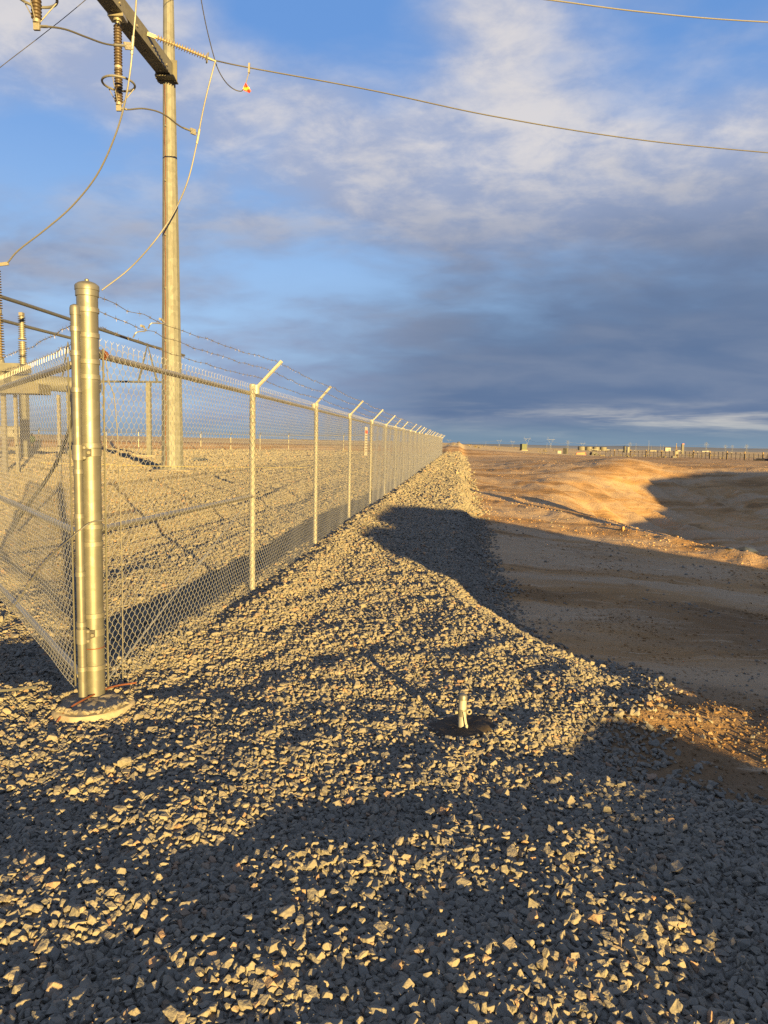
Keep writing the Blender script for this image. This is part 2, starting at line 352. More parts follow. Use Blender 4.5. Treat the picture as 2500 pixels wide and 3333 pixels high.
# ------------------------------------------------------------------ mesh helpers
class MB:
    def __init__(s): s.v = []; s.f = []
    def add(s, verts, faces):
        o = len(s.v); s.v.extend([tuple(p) for p in verts]); s.f.extend([tuple(i+o for i in f) for f in faces]); return s
    def box(s, c, size, rz=0., m=None):
        hx, hy, hz = size[0]/2, size[1]/2, size[2]/2; ca, sa = math.cos(rz), math.sin(rz)
        vs = []
        for sx, sy, sz in ((-1,-1,-1),(1,-1,-1),(1,1,-1),(-1,1,-1),(-1,-1,1),(1,-1,1),(1,1,1),(-1,1,1)):
            p = Vector((sx*hx*ca-sy*hy*sa, sx*hx*sa+sy*hy*ca, sz*hz))
            if m is not None: p = m @ p
            vs.append((p.x+c[0], p.y+c[1], p.z+c[2]))
        return s.add(vs, [(0,3,2,1),(4,5,6,7),(0,1,5,4),(1,2,6,5),(2,3,7,6),(3,0,4,7)])
    def bar(s, a, b, w, h, up=(0,0,1)):
        """rectangular bar from a to b"""
        a = Vector(a); b = Vector(b); d = (b-a); L = d.length; d.normalize(); up = Vector(up)
        x = d.cross(up)
        if x.length < 1e-4: x = d.cross(Vector((1,0,0)))
        x.normalize(); z = x.cross(d)
        vs = [a+x*sx*w/2+z*sz*h/2 + d*L*k for k in (0,1) for sx, sz in ((-1,-1),(1,-1),(1,1),(-1,1))]
        return s.add(vs, [(3,2,1,0),(4,5,6,7),(0,1,5,4),(1,2,6,5),(2,3,7,6),(3,0,4,7)])
    def tube(s, pts, r, n=8, caps=True):
        pts = [Vector(p) for p in pts]; k = len(pts); rs = r if hasattr(r, '__len__') else [r]*k
        o = len(s.v); T = []
        for i in range(k):
            d = pts[min(i+1, k-1)]-pts[max(i-1, 0)]; T.append(d.normalized())
        x = T[0].orthogonal().normalized()
        for i in range(k):
            x = (x - T[i]*x.dot(T[i])).normalized(); y = T[i].cross(x)
            for j in range(n):
                a = 2*PI*j/n; s.v.append(tuple(pts[i]+(x*math.cos(a)+y*math.sin(a))*rs[i]))
        for i in range(k-1):
            for j in range(n):
                j2 = (j+1) % n; s.f.append((o+i*n+j, o+i*n+j2, o+(i+1)*n+j2, o+(i+1)*n+j))
        if caps:
            s.f.append(tuple(o+j for j in reversed(range(n)))); s.f.append(tuple(o+(k-1)*n+j for j in range(n)))
        return s
    def lathe(s, prof, n=16, c=(0,0,0), axis=None):
        """profile of (radius, height) turned about an axis through c"""
        c = Vector(c); q = Matrix.Identity(3) if axis is None else Vector((0,0,1)).rotation_difference(Vector(axis)).to_matrix()
        o = len(s.v)
        for r, h in prof:
            for j in range(n):
                a = 2*PI*j/n; s.v.append(tuple(c + q @ Vector((r*math.cos(a), r*math.sin(a), h))))
        for i in range(len(prof)-1):
            for j in range(n):
                j2 = (j+1) % n; s.f.append((o+i*n+j, o+i*n+j2, o+(i+1)*n+j2, o+(i+1)*n+j))
        s.f.append(tuple(o+j for j in reversed(range(n)))); m = o+(len(prof)-1)*n; s.f.append(tuple(m+j for j in range(n)))
        return s
    def torus(s, c, Rr, r, n=28, k=8, axis=(0,0,1)):
        q = Vector((0,0,1)).rotation_difference(Vector(axis)).to_matrix(); c = Vector(c); o = len(s.v)
        for i in range(n):
            a = 2*PI*i/n
            for j in range(k):
                b = 2*PI*j/k; s.v.append(tuple(c + q @ Vector(((Rr+r*math.cos(b))*math.cos(a), (Rr+r*math.cos(b))*math.sin(a), r*math.sin(b)))))
        for i in range(n):
            for j in range(k):
                i2, j2 = (i+1) % n, (j+1) % k; s.f.append((o+i*k+j, o+i2*k+j, o+i2*k+j2, o+i*k+j2))
        return s
    def mesh(s, name, m, smooth=True, angle=35):
        me = bpy.data.meshes.new(name); me.from_pydata(s.v, [], s.f); me.materials.append(m)
        if smooth:
            me.shade_smooth()
            try: me.set_sharp_from_angle(angle=R(angle))
            except Exception: pass
        me.update(); return me
    def build(s, name, m, parent=None, smooth=True, angle=35, loc=None):
        return obj(name, s.mesh(name, m, smooth, angle), parent, loc)
def obj(name, me, parent=None, loc=None, rz=None):
    o = bpy.data.objects.new(name, me); COL.objects.link(o)
    if parent is not None: o.parent = parent
    if loc is not None: o.location = loc
    if rz is not None: o.rotation_euler[2] = rz
    return o
def tag(o, label, cat, group=None):
    o['label'] = label; o['category'] = cat
    if group: o['group'] = group
    return o
def thing(name, loc, label, cat, group=None, rz=0.):
    o = bpy.data.objects.new(name, None); COL.objects.link(o); o.location = loc; o.rotation_euler[2] = rz
    o.empty_display_size = .2
    return tag(o, label, cat, group)
def copy_tree(o, parent=None):
    c = o.copy(); COL.objects.link(c)
    if parent is not None: c.parent = parent
    for ch in o.children: copy_tree(ch, c)
    return c
def spline(pts, n=40):
    """smooth curve through points"""
    P = [Vector(p) for p in pts]; out = []
    m = len(P)-1; per = max(2, n//m)
    for i in range(m):
        p0 = P[i-1] if i else P[0]*2-P[1]; p1, p2 = P[i], P[i+1]; p3 = P[i+2] if i+2 <= m else P[m]*2-P[m-1]
        for k in range(per):
            t = k/per
            out.append(.5*((2*p1)+(p2-p0)*t+(2*p0-5*p1+4*p2-p3)*t*t+(3*p1-p0-3*p2+p3)*t**3))
    out.append(P[m]); return out

# ------------------------------------------------------------------ ground sheets
def build_ground():
    fa = np.radians(np.arange(-40, 40.01, .2)); ba = np.radians(np.arange(43, 318, 4.))
    A = np.concatenate([fa, ba]); rs = [0.5]
    while rs[-1] < 9000: rs.append(rs[-1]*(1.0125 if rs[-1] < 260 else 1.05))
    Rr = np.array(rs); nA, nR = len(A), len(Rr)
    X = np.sin(A)[None, :]*Rr[:, None]; Y = np.cos(A)[None, :]*Rr[:, None]
    Z, _ = zground(X.ravel(), Y.ravel()); V = np.stack([X.ravel(), Y.ravel(), Z], -1)
    i = np.arange(nR-1)[:, None]; j = np.arange(nA)[None, :]; j2 = (j+1) % nA
    a = (i*nA+j); b = (i*nA+j2); c = ((i+1)*nA+j2); d = ((i+1)*nA+j)
    F = np.stack([a, d, c, b], -1).reshape(-1, 4)
    cx = V[F].mean(1); _, reg = zground(cx[:, 0], cx[:, 1])
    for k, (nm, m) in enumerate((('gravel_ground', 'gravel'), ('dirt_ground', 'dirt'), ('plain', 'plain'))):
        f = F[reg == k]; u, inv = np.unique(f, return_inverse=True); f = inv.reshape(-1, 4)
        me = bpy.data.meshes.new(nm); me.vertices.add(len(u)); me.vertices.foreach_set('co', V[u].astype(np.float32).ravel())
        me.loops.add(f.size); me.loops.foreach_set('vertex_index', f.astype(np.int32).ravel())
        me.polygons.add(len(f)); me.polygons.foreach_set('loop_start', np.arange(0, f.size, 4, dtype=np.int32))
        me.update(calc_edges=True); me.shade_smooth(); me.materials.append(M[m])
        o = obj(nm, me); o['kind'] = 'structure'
    # close the hole under the camera
    hole = MB(); n = 24
    hole.add([(0, 0, gz(0, 0))]+[(.52*math.sin(2*PI*k/n), .52*math.cos(2*PI*k/n), gz(.52*math.sin(2*PI*k/n), .52*math.cos(2*PI*k/n))-.002) for k in range(n)],
             [(0, 1+(k+1) % n, 1+k) for k in range(n)])
    o = hole.build('ground_underfoot', M['gravel']); o['kind'] = 'structure'
build_ground()

# unseen heaps added right of and behind the camera, shaped to cast shadows
def ridge(name, path, heights, label, half=1.5, seed=0, rough=.16, m='dirt'):
    """a long unseen bank shaped to cast shade: path of (x, y), crest heights"""
    P = [Vector((p[0], p[1], 0)) for p in path]; nseg = 90; nc = 17; mb = MB(); vs = []
    cum = [0]
    for i in range(1, len(P)): cum.append(cum[-1]+(P[i]-P[i-1]).length)
    for i in range(nseg+1):
        s = cum[-1]*i/nseg; k = max(0, min(len(P)-2, int(np.searchsorted(cum, s)-1))); t = (s-cum[k])/(cum[k+1]-cum[k])
        c = P[k].lerp(P[k+1], t); d = (P[k+1]-P[k]).normalized(); nx = Vector((d.y, -d.x, 0)); h = heights[k]*(1-t)+heights[k+1]*t
        wd = .25+half*max(h, .05)
        for j in range(nc):
            o = (j/(nc-1)*2-1); p = c+nx*o*wd
            hh = h*(1-abs(o)**1.4)
            hh += (rough*float(fbm(np.array([p.x*1.3]), np.array([p.y*1.3]), 71+seed, 3)[0]))*min(1, h)*(1-o*o)
            vs.append((p.x, p.y, gz(p.x, p.y)-.05+max(0, hh)))
    fs = [(i*nc+j, i*nc+j+1, (i+1)*nc+j+1, (i+1)*nc+j) for i in range(nseg) for j in range(nc-1)]
    mb.add(vs, fs); o = mb.build(name, M[m]); return tag(o, label, 'shadow caster')
def uw(u, w):
    sx, sy = math.sin(SUN_AZ), -math.cos(SUN_AZ)
    return (-sy*u - sx*w, sx*u - sy*w)
PA = [(3.7, .2), (3.9, .55), (4.3, 1.2), (4.8, 1.7), (5.6, 1.88), (7.0, 2.18), (8.2, 2.0), (9.8, 1.75), (11, 1.3), (12.2, .85), (12.6, .7), (12.95, .1)]  # unseen heap, crest shaped so its shadow crosses gravel and soil
ridge('shadow_heap', [uw(u, -3) for u, h in PA], [h for u, h in PA],
      'unseen brown spoil heap right of the gravel strip, shaped to cast shade across it', .7, 1, .12)
PB = [(13.1, 0), (13.4, .55), (13.8, .8), (15.5, .82), (17, .95), (20, 1.0), (23.8, .95), (27, 1.15), (30.1, 1.6), (30.9, 2.95), (32.5, 3.2), (38.5, 3.8), (42, 3.5), (52, 3.4)]  # unseen bank, crest shaped to shade the right of the pit
ridge('shadow_heap', [uw(u, 0) for u, h in PB], [h for u, h in PB],
      'long unseen spoil bank on the right rim of the dirt pit, shaped to shade it', .9, 2, .14)
for k, (u, h_, r_) in enumerate(((14.7, 3.1, .26), (15.7, 2.7, .36))):  # pipes added out of view to throw shadow stripes on the bank
    cx_, cy_ = uw(u, 1.5)
    tag(MB().lathe([(r_, -.2), (r_, h_), (r_*.8, h_), (r_*.8, h_-.4)], 18).build('shadow_pipe', M['concrete'], None, True, 35, (cx_, cy_, gz(cx_, cy_))), ['slim', 'stout'][k]+' upright concrete pipe at the rim of the pit, added out of view to cast a shadow stripe', 'pipe')
PC = [(1.4, .1), (1.75, .34), (2.0, .40), (2.5, .41), (2.95, .42), (3.2, .36), (3.5, .1)]  # gravel heap added behind the camera to darken the right foreground
ridge('shadow_gravel', [uw(u, -3) for u, h in PC], [h for u, h in PC],
      'low unseen heap of gravel added behind the viewer to shade the foreground', .9, 3, .2, 'gravel')

# ------------------------------------------------------------------ crushed rock
def stone_mesh(k):
    r = np.random.default_rng(100+k); bm = bmesh.new()
    n = 11+int(r.integers(0, 5))
    p = r.normal(size=(n, 3)); p /= np.linalg.norm(p, axis=1)[:, None]
    p *= (.85+.3*r.random((n, 1))); p *= np.array([1.0, .58+.34*r.random(), .40+.32*r.random()])*.56
    vs = [bm.verts.new(q) for q in p]
    res = bmesh.ops.convex_hull(bm, input=vs)
    bmesh.ops.delete(bm, geom=[g for g in res['geom_interior'] if isinstance(g, bmesh.types.BMVert)], context='VERTS')
    bmesh.ops.dissolve_limit(bm, angle_limit=R(24), verts=bm.verts, edges=bm.edges)
    bmesh.ops.bevel(bm, geom=list(bm.edges), offset=.022, segments=1, affect='EDGES', clamp_overlap=True)
    me = bpy.data.meshes.new('stone'); bm.to_mesh(me); bm.free(); me.materials.append(M['stone']); return me
STONES = [stone_mesh(k) for k in range(16)]
LIB = bpy.data.collections.new('rock_shapes'); LIB2 = bpy.data.collections.new('clod_shapes')
for i, me in enumerate(STONES):
    o = bpy.data.objects.new('rock_shape_%02d' % i, me); LIB.objects.link(o)
    if i < 8:
        m2 = me.copy(); m2.materials.clear(); m2.materials.append(M['dirt']); LIB2.objects.link(bpy.data.objects.new('clod_shape_%02d' % i, m2))

def instancer(name, pts, rot, scl, idx, label_kind='stuff', lib=None):
    n = len(pts); me = bpy.data.meshes.new(name); me.vertices.add(n); me.vertices.foreach_set('co', pts.astype(np.float32).ravel())
    for nm, typ, key, dat in (('rot', 'FLOAT_VECTOR', 'vector', rot), ('scl', 'FLOAT_VECTOR', 'vector', scl), ('idx', 'INT', 'value', idx)):
        a = me.attributes.new(nm, typ, 'POINT'); a.data.foreach_set(key, dat.ravel())
    me.update(); o = obj(name, me); o['kind'] = label_kind
    ng = bpy.data.node_groups.new(name+'_nodes', 'GeometryNodeTree')
    ng.interface.new_socket('Geometry', in_out='INPUT', socket_type='NodeSocketGeometry')
    ng.interface.new_socket('Geometry', in_out='OUTPUT', socket_type='NodeSocketGeometry')
    N, L = ng.nodes, ng.links
    gi, go = N.new('NodeGroupInput'), N.new('NodeGroupOutput')
    ci = N.new('GeometryNodeCollectionInfo'); ci.inputs['Collection'].default_value = lib or LIB
    ci.inputs['Separate Children'].default_value = True; ci.inputs['Reset Children'].default_value = True
    ip = N.new('GeometryNodeInstanceOnPoints'); ip.inputs['Pick Instance'].default_value = True
    def at(nm, typ):
        a = N.new('GeometryNodeInputNamedAttribute'); a.data_type = typ; a.inputs['Name'].default_value = nm; return a.outputs['Attribute']
    er = N.new('FunctionNodeEulerToRotation')
    L.new(gi.outputs[0], ip.inputs['Points']); L.new(ci.outputs[0], ip.inputs['Instance'])
    L.new(at('idx', 'INT'), ip.inputs['Instance Index']); L.new(at('rot', 'FLOAT_VECTOR'), er.inputs[0])
    L.new(er.outputs[0], ip.inputs['Rotation']); L.new(at('scl', 'FLOAT_VECTOR'), ip.inputs['Scale'])
    L.new(ip.outputs[0], go.inputs[0])
    md = o.modifiers.new('scatter', 'NODES'); md.node_group = ng
    return o

PAD_C, BOL_C = (-1.66, 3.98), (.455, 3.81)
def jgrid(x0, x1, y0, y1, s):
    gx, gy = np.meshgrid(np.arange(x0, x1, s), np.arange(y0, y1, s*.88)); gx = gx+(np.arange(gx.shape[0]) % 2)[:, None]*s*.5
    p = np.stack([gx.ravel(), gy.ravel()], -1); return p+rng.uniform(-.42, .42, p.shape)*s
def stones(rings):
    PS, SC = [], []
    for r0, r1, s, size, keep in rings:
        p = jgrid(-r1*.66, r1*.66, max(.9, r0*.8), r1, s)
        r = np.hypot(p[:, 0], p[:, 1]); a = np.abs(p[:, 0])/np.maximum(p[:, 1], .1)
        m = (r >= r0) & (r < r1) & (a < .64+.25/r)
        p = p[m]
        q = qof(p[:, 0], p[:, 1]); e = q-edge_w(p[:, 1])-fbm(p[:, 0]*1.1, p[:, 1]*1.1, 3, 3)*.16
        pr = np.clip(1-sst(-.12, .5, e), 0, 1); pr = np.where((e > 0), pr*.8, 1)
        m = rng.random(len(p)) < pr*keep
        d1 = np.hypot(p[:, 0]-PAD_C[0], p[:, 1]-PAD_C[1]); d2 = np.hypot((p[:, 0]-BOL_C[0]), (p[:, 1]-BOL_C[1])*1.05)
        m &= ((d1 > .195) | ((d1 > .09) & (rng.random(len(p)) < .025))) & (d2 > .172+.05*vn(p[:, 0]*9, p[:, 1]*9, 5))
        p = p[m]; PS.append(p); SC.append(size*np.exp(rng.normal(0, .23, len(p))))
    p = np.concatenate(PS); sc = np.concatenate(SC)
    z, _ = zground(p[:, 0], p[:, 1])
    z = z + sc*rng.uniform(-.06, .30, len(p))
    d1 = np.hypot(p[:, 0]-PAD_C[0], p[:, 1]-PAD_C[1]); zpad = gz(*PAD_C)+.055
    z = np.where(d1 < .215, zpad+sc*.16, z)
    pts = np.stack([p[:, 0], p[:, 1], z], -1)
    tilt = rng.normal(0, .42, (len(p), 2)); rot = np.stack([tilt[:, 0], tilt[:, 1], rng.uniform(0, 6.283, len(p))], -1).astype(np.float32)
    scl = np.stack([sc, sc, sc*rng.uniform(.8, 1.25, len(p))], -1).astype(np.float32)
    idx = rng.integers(0, len(STONES), len(p)).astype(np.int32)
    return pts, rot, scl, idx
pts, rot, scl, idx = stones([(1.2, 5.5, .0212, .0345, 1), (5.5, 10, .026, .041, 1), (10, 18, .040, .053, 1), (18, 34, .070, .080, .9), (34, 62, .15, .15, .7), (62, 96, .30, .24, .7)])
order = np.argsort(np.hypot(pts[:, 0], pts[:, 1]-0)+np.where(np.abs(pts[:, 0])/np.maximum(pts[:, 1], .1) > .53, 50, 0)+np.where(pts[:, 1] < 1.72, 50, 0))
near300, rest = order[:300], order[300:]
gg = bpy.data.objects['gravel_ground']
for i in near300:
    o = obj('stone', STONES[idx[i]], gg, pts[i]); o.rotation_euler = rot[i]; o.scale = scl[i]
instancer('gravel', pts[rest], rot[rest], scl[rest], idx[rest])
# loose stones and clods lying on the dirt
def on_dirt(name, grids, base, gain, size, lib, nidx, seed, smin=0.):
    p = np.concatenate([jgrid(*g) for g in grids])
    z, reg = zground(p[:, 0], p[:, 1]); n = fbm(p[:, 0]*.8, p[:, 1]*.8, seed, 3)
    lx0, ly0, lx1, ly1 = 1.15, 4.25, 3.2, 3.95; L = math.hypot(lx1-lx0, ly1-ly0)
    dist = ((p[:, 0]-lx0)*(ly1-ly0)-(p[:, 1]-ly0)*(lx1-lx0))/L
    pr = np.clip(base+n*gain, .02, .85)+.8*np.exp(-(dist/.26)**2)*(np.hypot(p[:, 0], p[:, 1]) < 7)
    m = (reg == 1) & (rng.random(len(p)) < pr) & (p[:, 0]/p[:, 1] < .68) & (p[:, 0]/p[:, 1] > -.1)
    p = p[m]; z = z[m]; sc = (size[0]+size[1]*rng.random(len(p))**3)*np.clip(np.hypot(p[:, 0], p[:, 1])/7, 1, 2.0)
    pts = np.stack([p[:, 0], p[:, 1], z+sc*.12], -1); rot = rng.uniform(-.5, .5, (len(p), 3)).astype(np.float32); rot[:, 2] *= 6
    return instancer(name, pts, rot, np.repeat(sc[:, None], 3, 1).astype(np.float32), rng.integers(0, nidx, len(p)).astype(np.int32), 'stuff', lib)
on_dirt('loose_stones', [(.5, 6, 2.3, 9, .07), (1, 16, 9, 26, .24), (2, 40, 26, 60, .8)], .20, .9, (.010, .030), LIB, 16, 81)
on_dirt('clods', [(.5, 6, 2.3, 9, .034), (1, 16, 9, 26, .12), (2, 40, 26, 60, .4)], .34, 1.3, (.008, .026), LIB2, 8, 83)

# ------------------------------------------------------------------ chain link fence
HP = .0352
def mesh_panel(L, z0, z1, wr, fine=True, knuckle=True, seed=0):
    """woven diamond fabric in the local x-z plane"""
    n = int(L/HP); K = int((z1-z0)/HP); hp = L/n; hz = (z1-z0)/K; mb = MB()
    V = []; F = []
    rr = np.random.default_rng(seed)
    sub = 2 if fine else 1
    for i in range(n):
        ph = i % 2; k = np.arange(0, K*sub+1)/sub
        kk = np.floor(k).astype(int); fr = k-kk
        xa = (kk+ph) % 2; xb = (kk+1+ph) % 2
        x = (i+xa*(1-fr)+xb*fr)*hp; z = z0+k*hz
        y = np.where(fr > 0, np.where(xa == 0, .0075, -.0075), 0.)
        y = y+np.where(fr == 0, np.where(xa == 1, .0022, -.0022), 0.)
        # the bend is rounded: pull the peaks in a little
        x = x+np.where(fr == 0, np.where(xa == 1, .0012, -.0012), 0.)
        x = x+.0016*np.sin(z*3.1+seed)+.0008*rr.normal(size=1)
        y = y+.007*np.sin(x*2.1+z*1.7+seed)+.005*np.sin(x*5.3-z*3.1+seed*2)
        m = len(x); o = len(V)//1
        P = np.stack([x, y, z], -1)
        T = np.gradient(P, axis=0); T /= np.linalg.norm(T, axis=1)[:, None]
        N1 = np.cross(T, np.array([0, 1., 0])); N1 /= np.linalg.norm(N1, axis=1)[:, None]; N2 = np.cross(T, N1)
        ring = np.stack([P+wr*(N1*math.cos(a)+N2*math.sin(a)) for a in (0, 2.0944, 4.18879)], 1).reshape(-1, 3)
        V.extend(ring.tolist())
        for s in range(m-1):
            for j in range(3):
                j2 = (j+1) % 3; F.append((o+s*3+j, o+s*3+j2, o+s*3+3+j2, o+s*3+3+j))
    mb.v = V; mb.f = F
    if knuckle:
        for i in range(0, n+1):
            if (K+i) % 2: continue
            x = i*hp; t = z1
            mb.tube([(x, .003, t-.01), (x, .003, t+.024)], wr*1.1, 4, False)
            mb.tube([(x, 0, t+.022), (x-.009, .006, t+.038)], [wr*.8, wr*.5], 3)
            mb.tube([(x, 0, t+.022), (x+.009, -.006, t+.038)], [wr*.8, wr*.5], 3)
    return mb
BAY = 3.2; NB = 24
def fpos(s): return Vector((FX0+FDx*s, FY0+FDy*s, 0))
def fz(s): return float(GRADE(FY0+FDy*s))
RZ = math.atan2(FDy, FDx)
OUT = Vector((FDy, -FDx, 0))                          # outside of the fence (to the right)
ARM = (OUT*.30+Vector((0, 0, .30)))
fence = thing('chain_link_fence', (FX0, FY0, 0), 'long galvanised chain link fence with barbed wire running away along the gravel strip', 'fence')
FB = fence.matrix_basis.inverted()
Fo = Vector((FX0, FY0, 0))
fine_me = [mesh_panel(BAY-.0, .03, 2.09, .0017, True, True, s).mesh('mesh_panel', M['mesh']) for s in (1, 2)]
mid_me = mesh_panel(BAY, .03, 2.09, .0018, False, True, 3).mesh('mesh_panel', M['mesh'])
far_me = mesh_panel(BAY, .03, 2.09, .0018, False, False, 4).mesh('mesh_panel', M['mesh'])
pm = MB().lathe([(.030, -.3), (.030, 2.09), (.033, 2.095), (.033, 2.13), (.018, 2.14)], 14).mesh('line_post', M['postgalv'])
# barb arm: pressed channel leaning outwards, local frame of the fence (x along, y towards inside)
al, az_ = .245, .265
am = MB().bar((0, -.005, 2.10), (0, -.005-al, 2.10+az_), .022, .024, (0, 1, 1))
am.bar((0.012, -.012, 2.11), (0.012, -.012-al, 2.11+az_), .004, .034, (0, 1, 1))
am.tube([(0, 0, 2.04), (0, 0, 2.125)], .036, 12)
arm_me = am.mesh('barb_arm', M['postgalv'])
rail_me = MB().tube([(0, .035, 2.045), (BAY, .035, 2.045)], .021, 10).tube([(BAY*.55-.07, .035, 2.045), (BAY*.55+.07, .035, 2.045)], .0235, 10).mesh('top_rail', M['galv_dull'])
tie_me = MB().torus((0, 0, 0), .034, .0022, 14, 4).mesh('wire_tie', M['mesh'])
for k in range(NB):
    s = k*BAY; z0 = fz(s); z1 = fz(s+BAY); tilt = math.atan2(z1-z0, BAY)
    me = fine_me[k % 2] if k < 4 else (mid_me if k < 9 else far_me)
    p = fpos(s)-Fo+OUT*.034; p.z = z0
    o = obj('mesh_panel', me, fence, p); o.rotation_euler = (0, -tilt, RZ)
    p = fpos(s)-Fo; p.z = z0
    o = obj('top_rail', rail_me, fence, p); o.rotation_euler = (0, -tilt, RZ)
    p = fpos(s+BAY)-Fo; p.z = z1
    o = obj('line_post', pm, fence, p); o.rotation_euler[2] = RZ+random.uniform(-.05, .05)
    ob = obj('barb_arm', arm_me, o)
    ob.rotation_euler = (random.gauss(0, .02), 0, random.gauss(0, .03))
    if k < 6:
        for z in (.25, .62, 1.0, 1.38, 1.75): obj('wire_tie', tie_me, o, (0, 0, z))
# three strands of barbed wire along the arms
CT = [2.35, 2.27, 2.185]; TT = [(.232, .25), (.15, .165), (.065, .08)]
def barbed(a, b_list, name, parent, seed, step=.125, r=.0021):
    """strand through the points with twisted barbs"""
    rr = random.Random(seed); mb = MB(); pts = []
    allp = [Vector(a)]+[Vector(b) for b in b_list]
    for i in range(len(allp)-1):
        p, q = allp[i], allp[i+1]; L = (q-p).length; n = max(6, int(L/.16)) if i < 5 else 6
        for k in range(n):
            t = k/n; v = p.lerp(q, t); v.z -= .028*4*t*(1-t)*min(1, L/3); v += Vector((rr.gauss(0, .004), rr.gauss(0, .004), rr.gauss(0, .005))) if k else Vector()
            pts.append(v)
    pts.append(allp[-1]); mb.tube(pts, r, 4)
    acc = 0; nxt = .06
    for i in range(len(pts)-1):
        d = (pts[i+1]-pts[i]); L = d.length; d.normalize()
        while nxt < acc+L:
            if acc > 34 and int(nxt/step) % 2: nxt += step; continue
            c = pts[i]+d*(nxt-acc); u = d.orthogonal().normalized(); u.rotate(Matrix.Rotation(rr.uniform(0, 6), 3, d)); w = d.cross(u)
            mb.tube([c-d*.006, c+d*.006], r*1.8, 5)
            for sgn, ax in ((1, u), (-1, u), (1, w), (-1, w)):
                mb.tube([c+d*.004*sgn, c+ax*sgn*.017+d*rr.uniform(-.012, .012)], [r*.9, r*.35], 3, False)
            nxt += step*rr.uniform(.85, 1.15)
        acc += L
    return mb.build(name, M['barb'], parent)
for k in range(3):
    st = Vector((.06, .02, CT[k])); ps = []
    for b in range(1, NB+1):
        p = fpos(b*BAY)-Fo + OUT*(.005+TT[k][0]); p.z = fz(b*BAY)+2.12+TT[k][1]; ps.append(p)
    barbed(st, ps, 'barbed_wire', fence, 5+k)
# end brace of the first bay
v0, v1 = Vector((0, 0, 0)), fpos(BAY)-Fo
def fl(s, z, off=0.): v = FD*s+OUT*off; v.z = z; return v
MB().tube([fl(.07, 1.02, -.0), fl(BAY-.03, 1.0, -.0)], .021, 10).build('brace_rail', M['galv_dull'], fence)
MB().lathe([(.027, 0), (.027, .07), (.022, .08)], 12, fl(.06, 1.02), FD).build('rail_end_cup', M['galv'], fence)
MB().tube([fl(.08, .10, .03), fl(BAY-.05, 1.0, .01)], .005, 6).tube([fl(1.62, .55, .02), fl(1.84, .615, .02)], .010, 6).build('truss_rod', M['mesh'], fence)
MB().tube([fl(.075, .05, .045), fl(.082, 2.07, .045)], .006, 6).build('tension_bar', M['galv'], fence)
MB().lathe([(.028, 0), (.028, .05), (.024, .06)], 12, fl(.062, 2.045), FD).build('rail_end_cup', M['galv'], fence)
MB().tube([fl(.14, 2.045), fl(.19, 2.045)], .027, 10).torus(fl(.165, 2.045), .026, .005, 16, 6, FD).build('copper_clamp', M['copper'], fence)
MB().tube(spline([fl(.165, 2.03, .02), fl(.17, 1.9, .03), fl(.21, 1.75, .05), (FD*.25+OUT*.05+Vector((0, 0, 1.2))), (FD*.26+OUT*.05+Vector((0, 0, .6))), (FD*.25+OUT*.05+Vector((0, 0, .05)))], 24), .0032, 6).build('ground_wire', M['galv_dull'], fence)
# small bonding jumpers between the barbed strands
bw = MB()
for k, s in ((0, .75), (1, .52)):
    t = s/BAY
    A = Vector((.06, .02, CT[k])).lerp(fpos(BAY)-Fo+OUT*(TT[k][0])+Vector((0, 0, 2.12+TT[k][1])), t)
    B = Vector((.06, .02, CT[k+1])).lerp(fpos(BAY)-Fo+OUT*(TT[k+1][0])+Vector((0, 0, 2.12+TT[k+1][1])), t*.8)
    bw.tube(spline([A, A+Vector((.03, -.02, -.03)), B+Vector((.03, -.02, .03)), B], 10), .004, 6)
    bw.tube([A-FD*.02, A+FD*.02], .009, 6)
bw.build('bonding_wire', M['alu_bright'], fence)
# warning signs wired to the fabric
def sign(s, z, w, h, kind):
    p = fpos(s)+OUT*.046; p.z = fz(s)+z
    t = thing('warning_sign', p, 'white warning sign with a red header band wired to the chain link fence' if kind else 'small plain white notice far along the chain link fence', 'sign', None, RZ)
    MB().box((0, 0, 0), (w, .004, h)).build('sign_plate', M['signwhite'], t, False)
    if kind:
        MB().box((0, -.0036, h*.33), (w*.96, .002, h*.11)).build('header_band', M['signred'], t, False)
        tx = MB(); rr = random.Random(4)
        for r_ in range(7):
            zz = h*.2-r_*h*.09; x = -w*.4
            while x < w*.36:
                l = rr.uniform(.02, .06); tx.box((x+l/2, -.0036, zz), (l, .0015, h*.022)); x += l+.014
        tx.build('print', M['dark'], t, False)['kind'] = 'stuff'
        for x in (-w*.44, w*.44):
            for zz in (-h*.46, h*.46): MB().tube([(x, -.006, zz), (x, .02, zz)], .006, 6).build('wire_tie', M['mesh'], t)
sign(11.6, 1.62, .42, .62, True)
sign(74.5, 1.9, .5, .34, False)

# ------------------------------------------------------------------ corner post on its footing
zp = gz(*PAD_C)
def footing():
    n = 40; mb = MB(); vs = []; top = zp+.04
    rings = [(.222, -.25), (.222, -.012), (.215, .002), (.19, .006), (.15, .010), (.11, .013), (.07, .016), (.03, .017)]
    for r, h in rings:
        for j in range(n):
            a = 2*PI*j/n; rr_ = r*(1+.03*math.sin(3*a+1)+.015*math.sin(7*a))
            vs.append((rr_*math.cos(a), rr_*math.sin(a), top+h+(.005*math.sin(5*a+r*30)+.012*random.uniform(-.5, .5) if h > .003 else 0)))
    fs = [(i*n+j, i*n+(j+1) % n, (i+1)*n+(j+1) % n, (i+1)*n+j) for i in range(len(rings)-1) for j in range(n)]
    fs.append(tuple((len(rings)-1)*n+j for j in range(n)))
    mb.add([(x, y, z) for x, y, z in vs], fs)
    o = mb.build('concrete_footing', M['concrete'], None, True, 50, (PAD_C[0], PAD_C[1], 0))
    return tag(o, 'round rough concrete footing in the gravel under the corner post', 'footing')
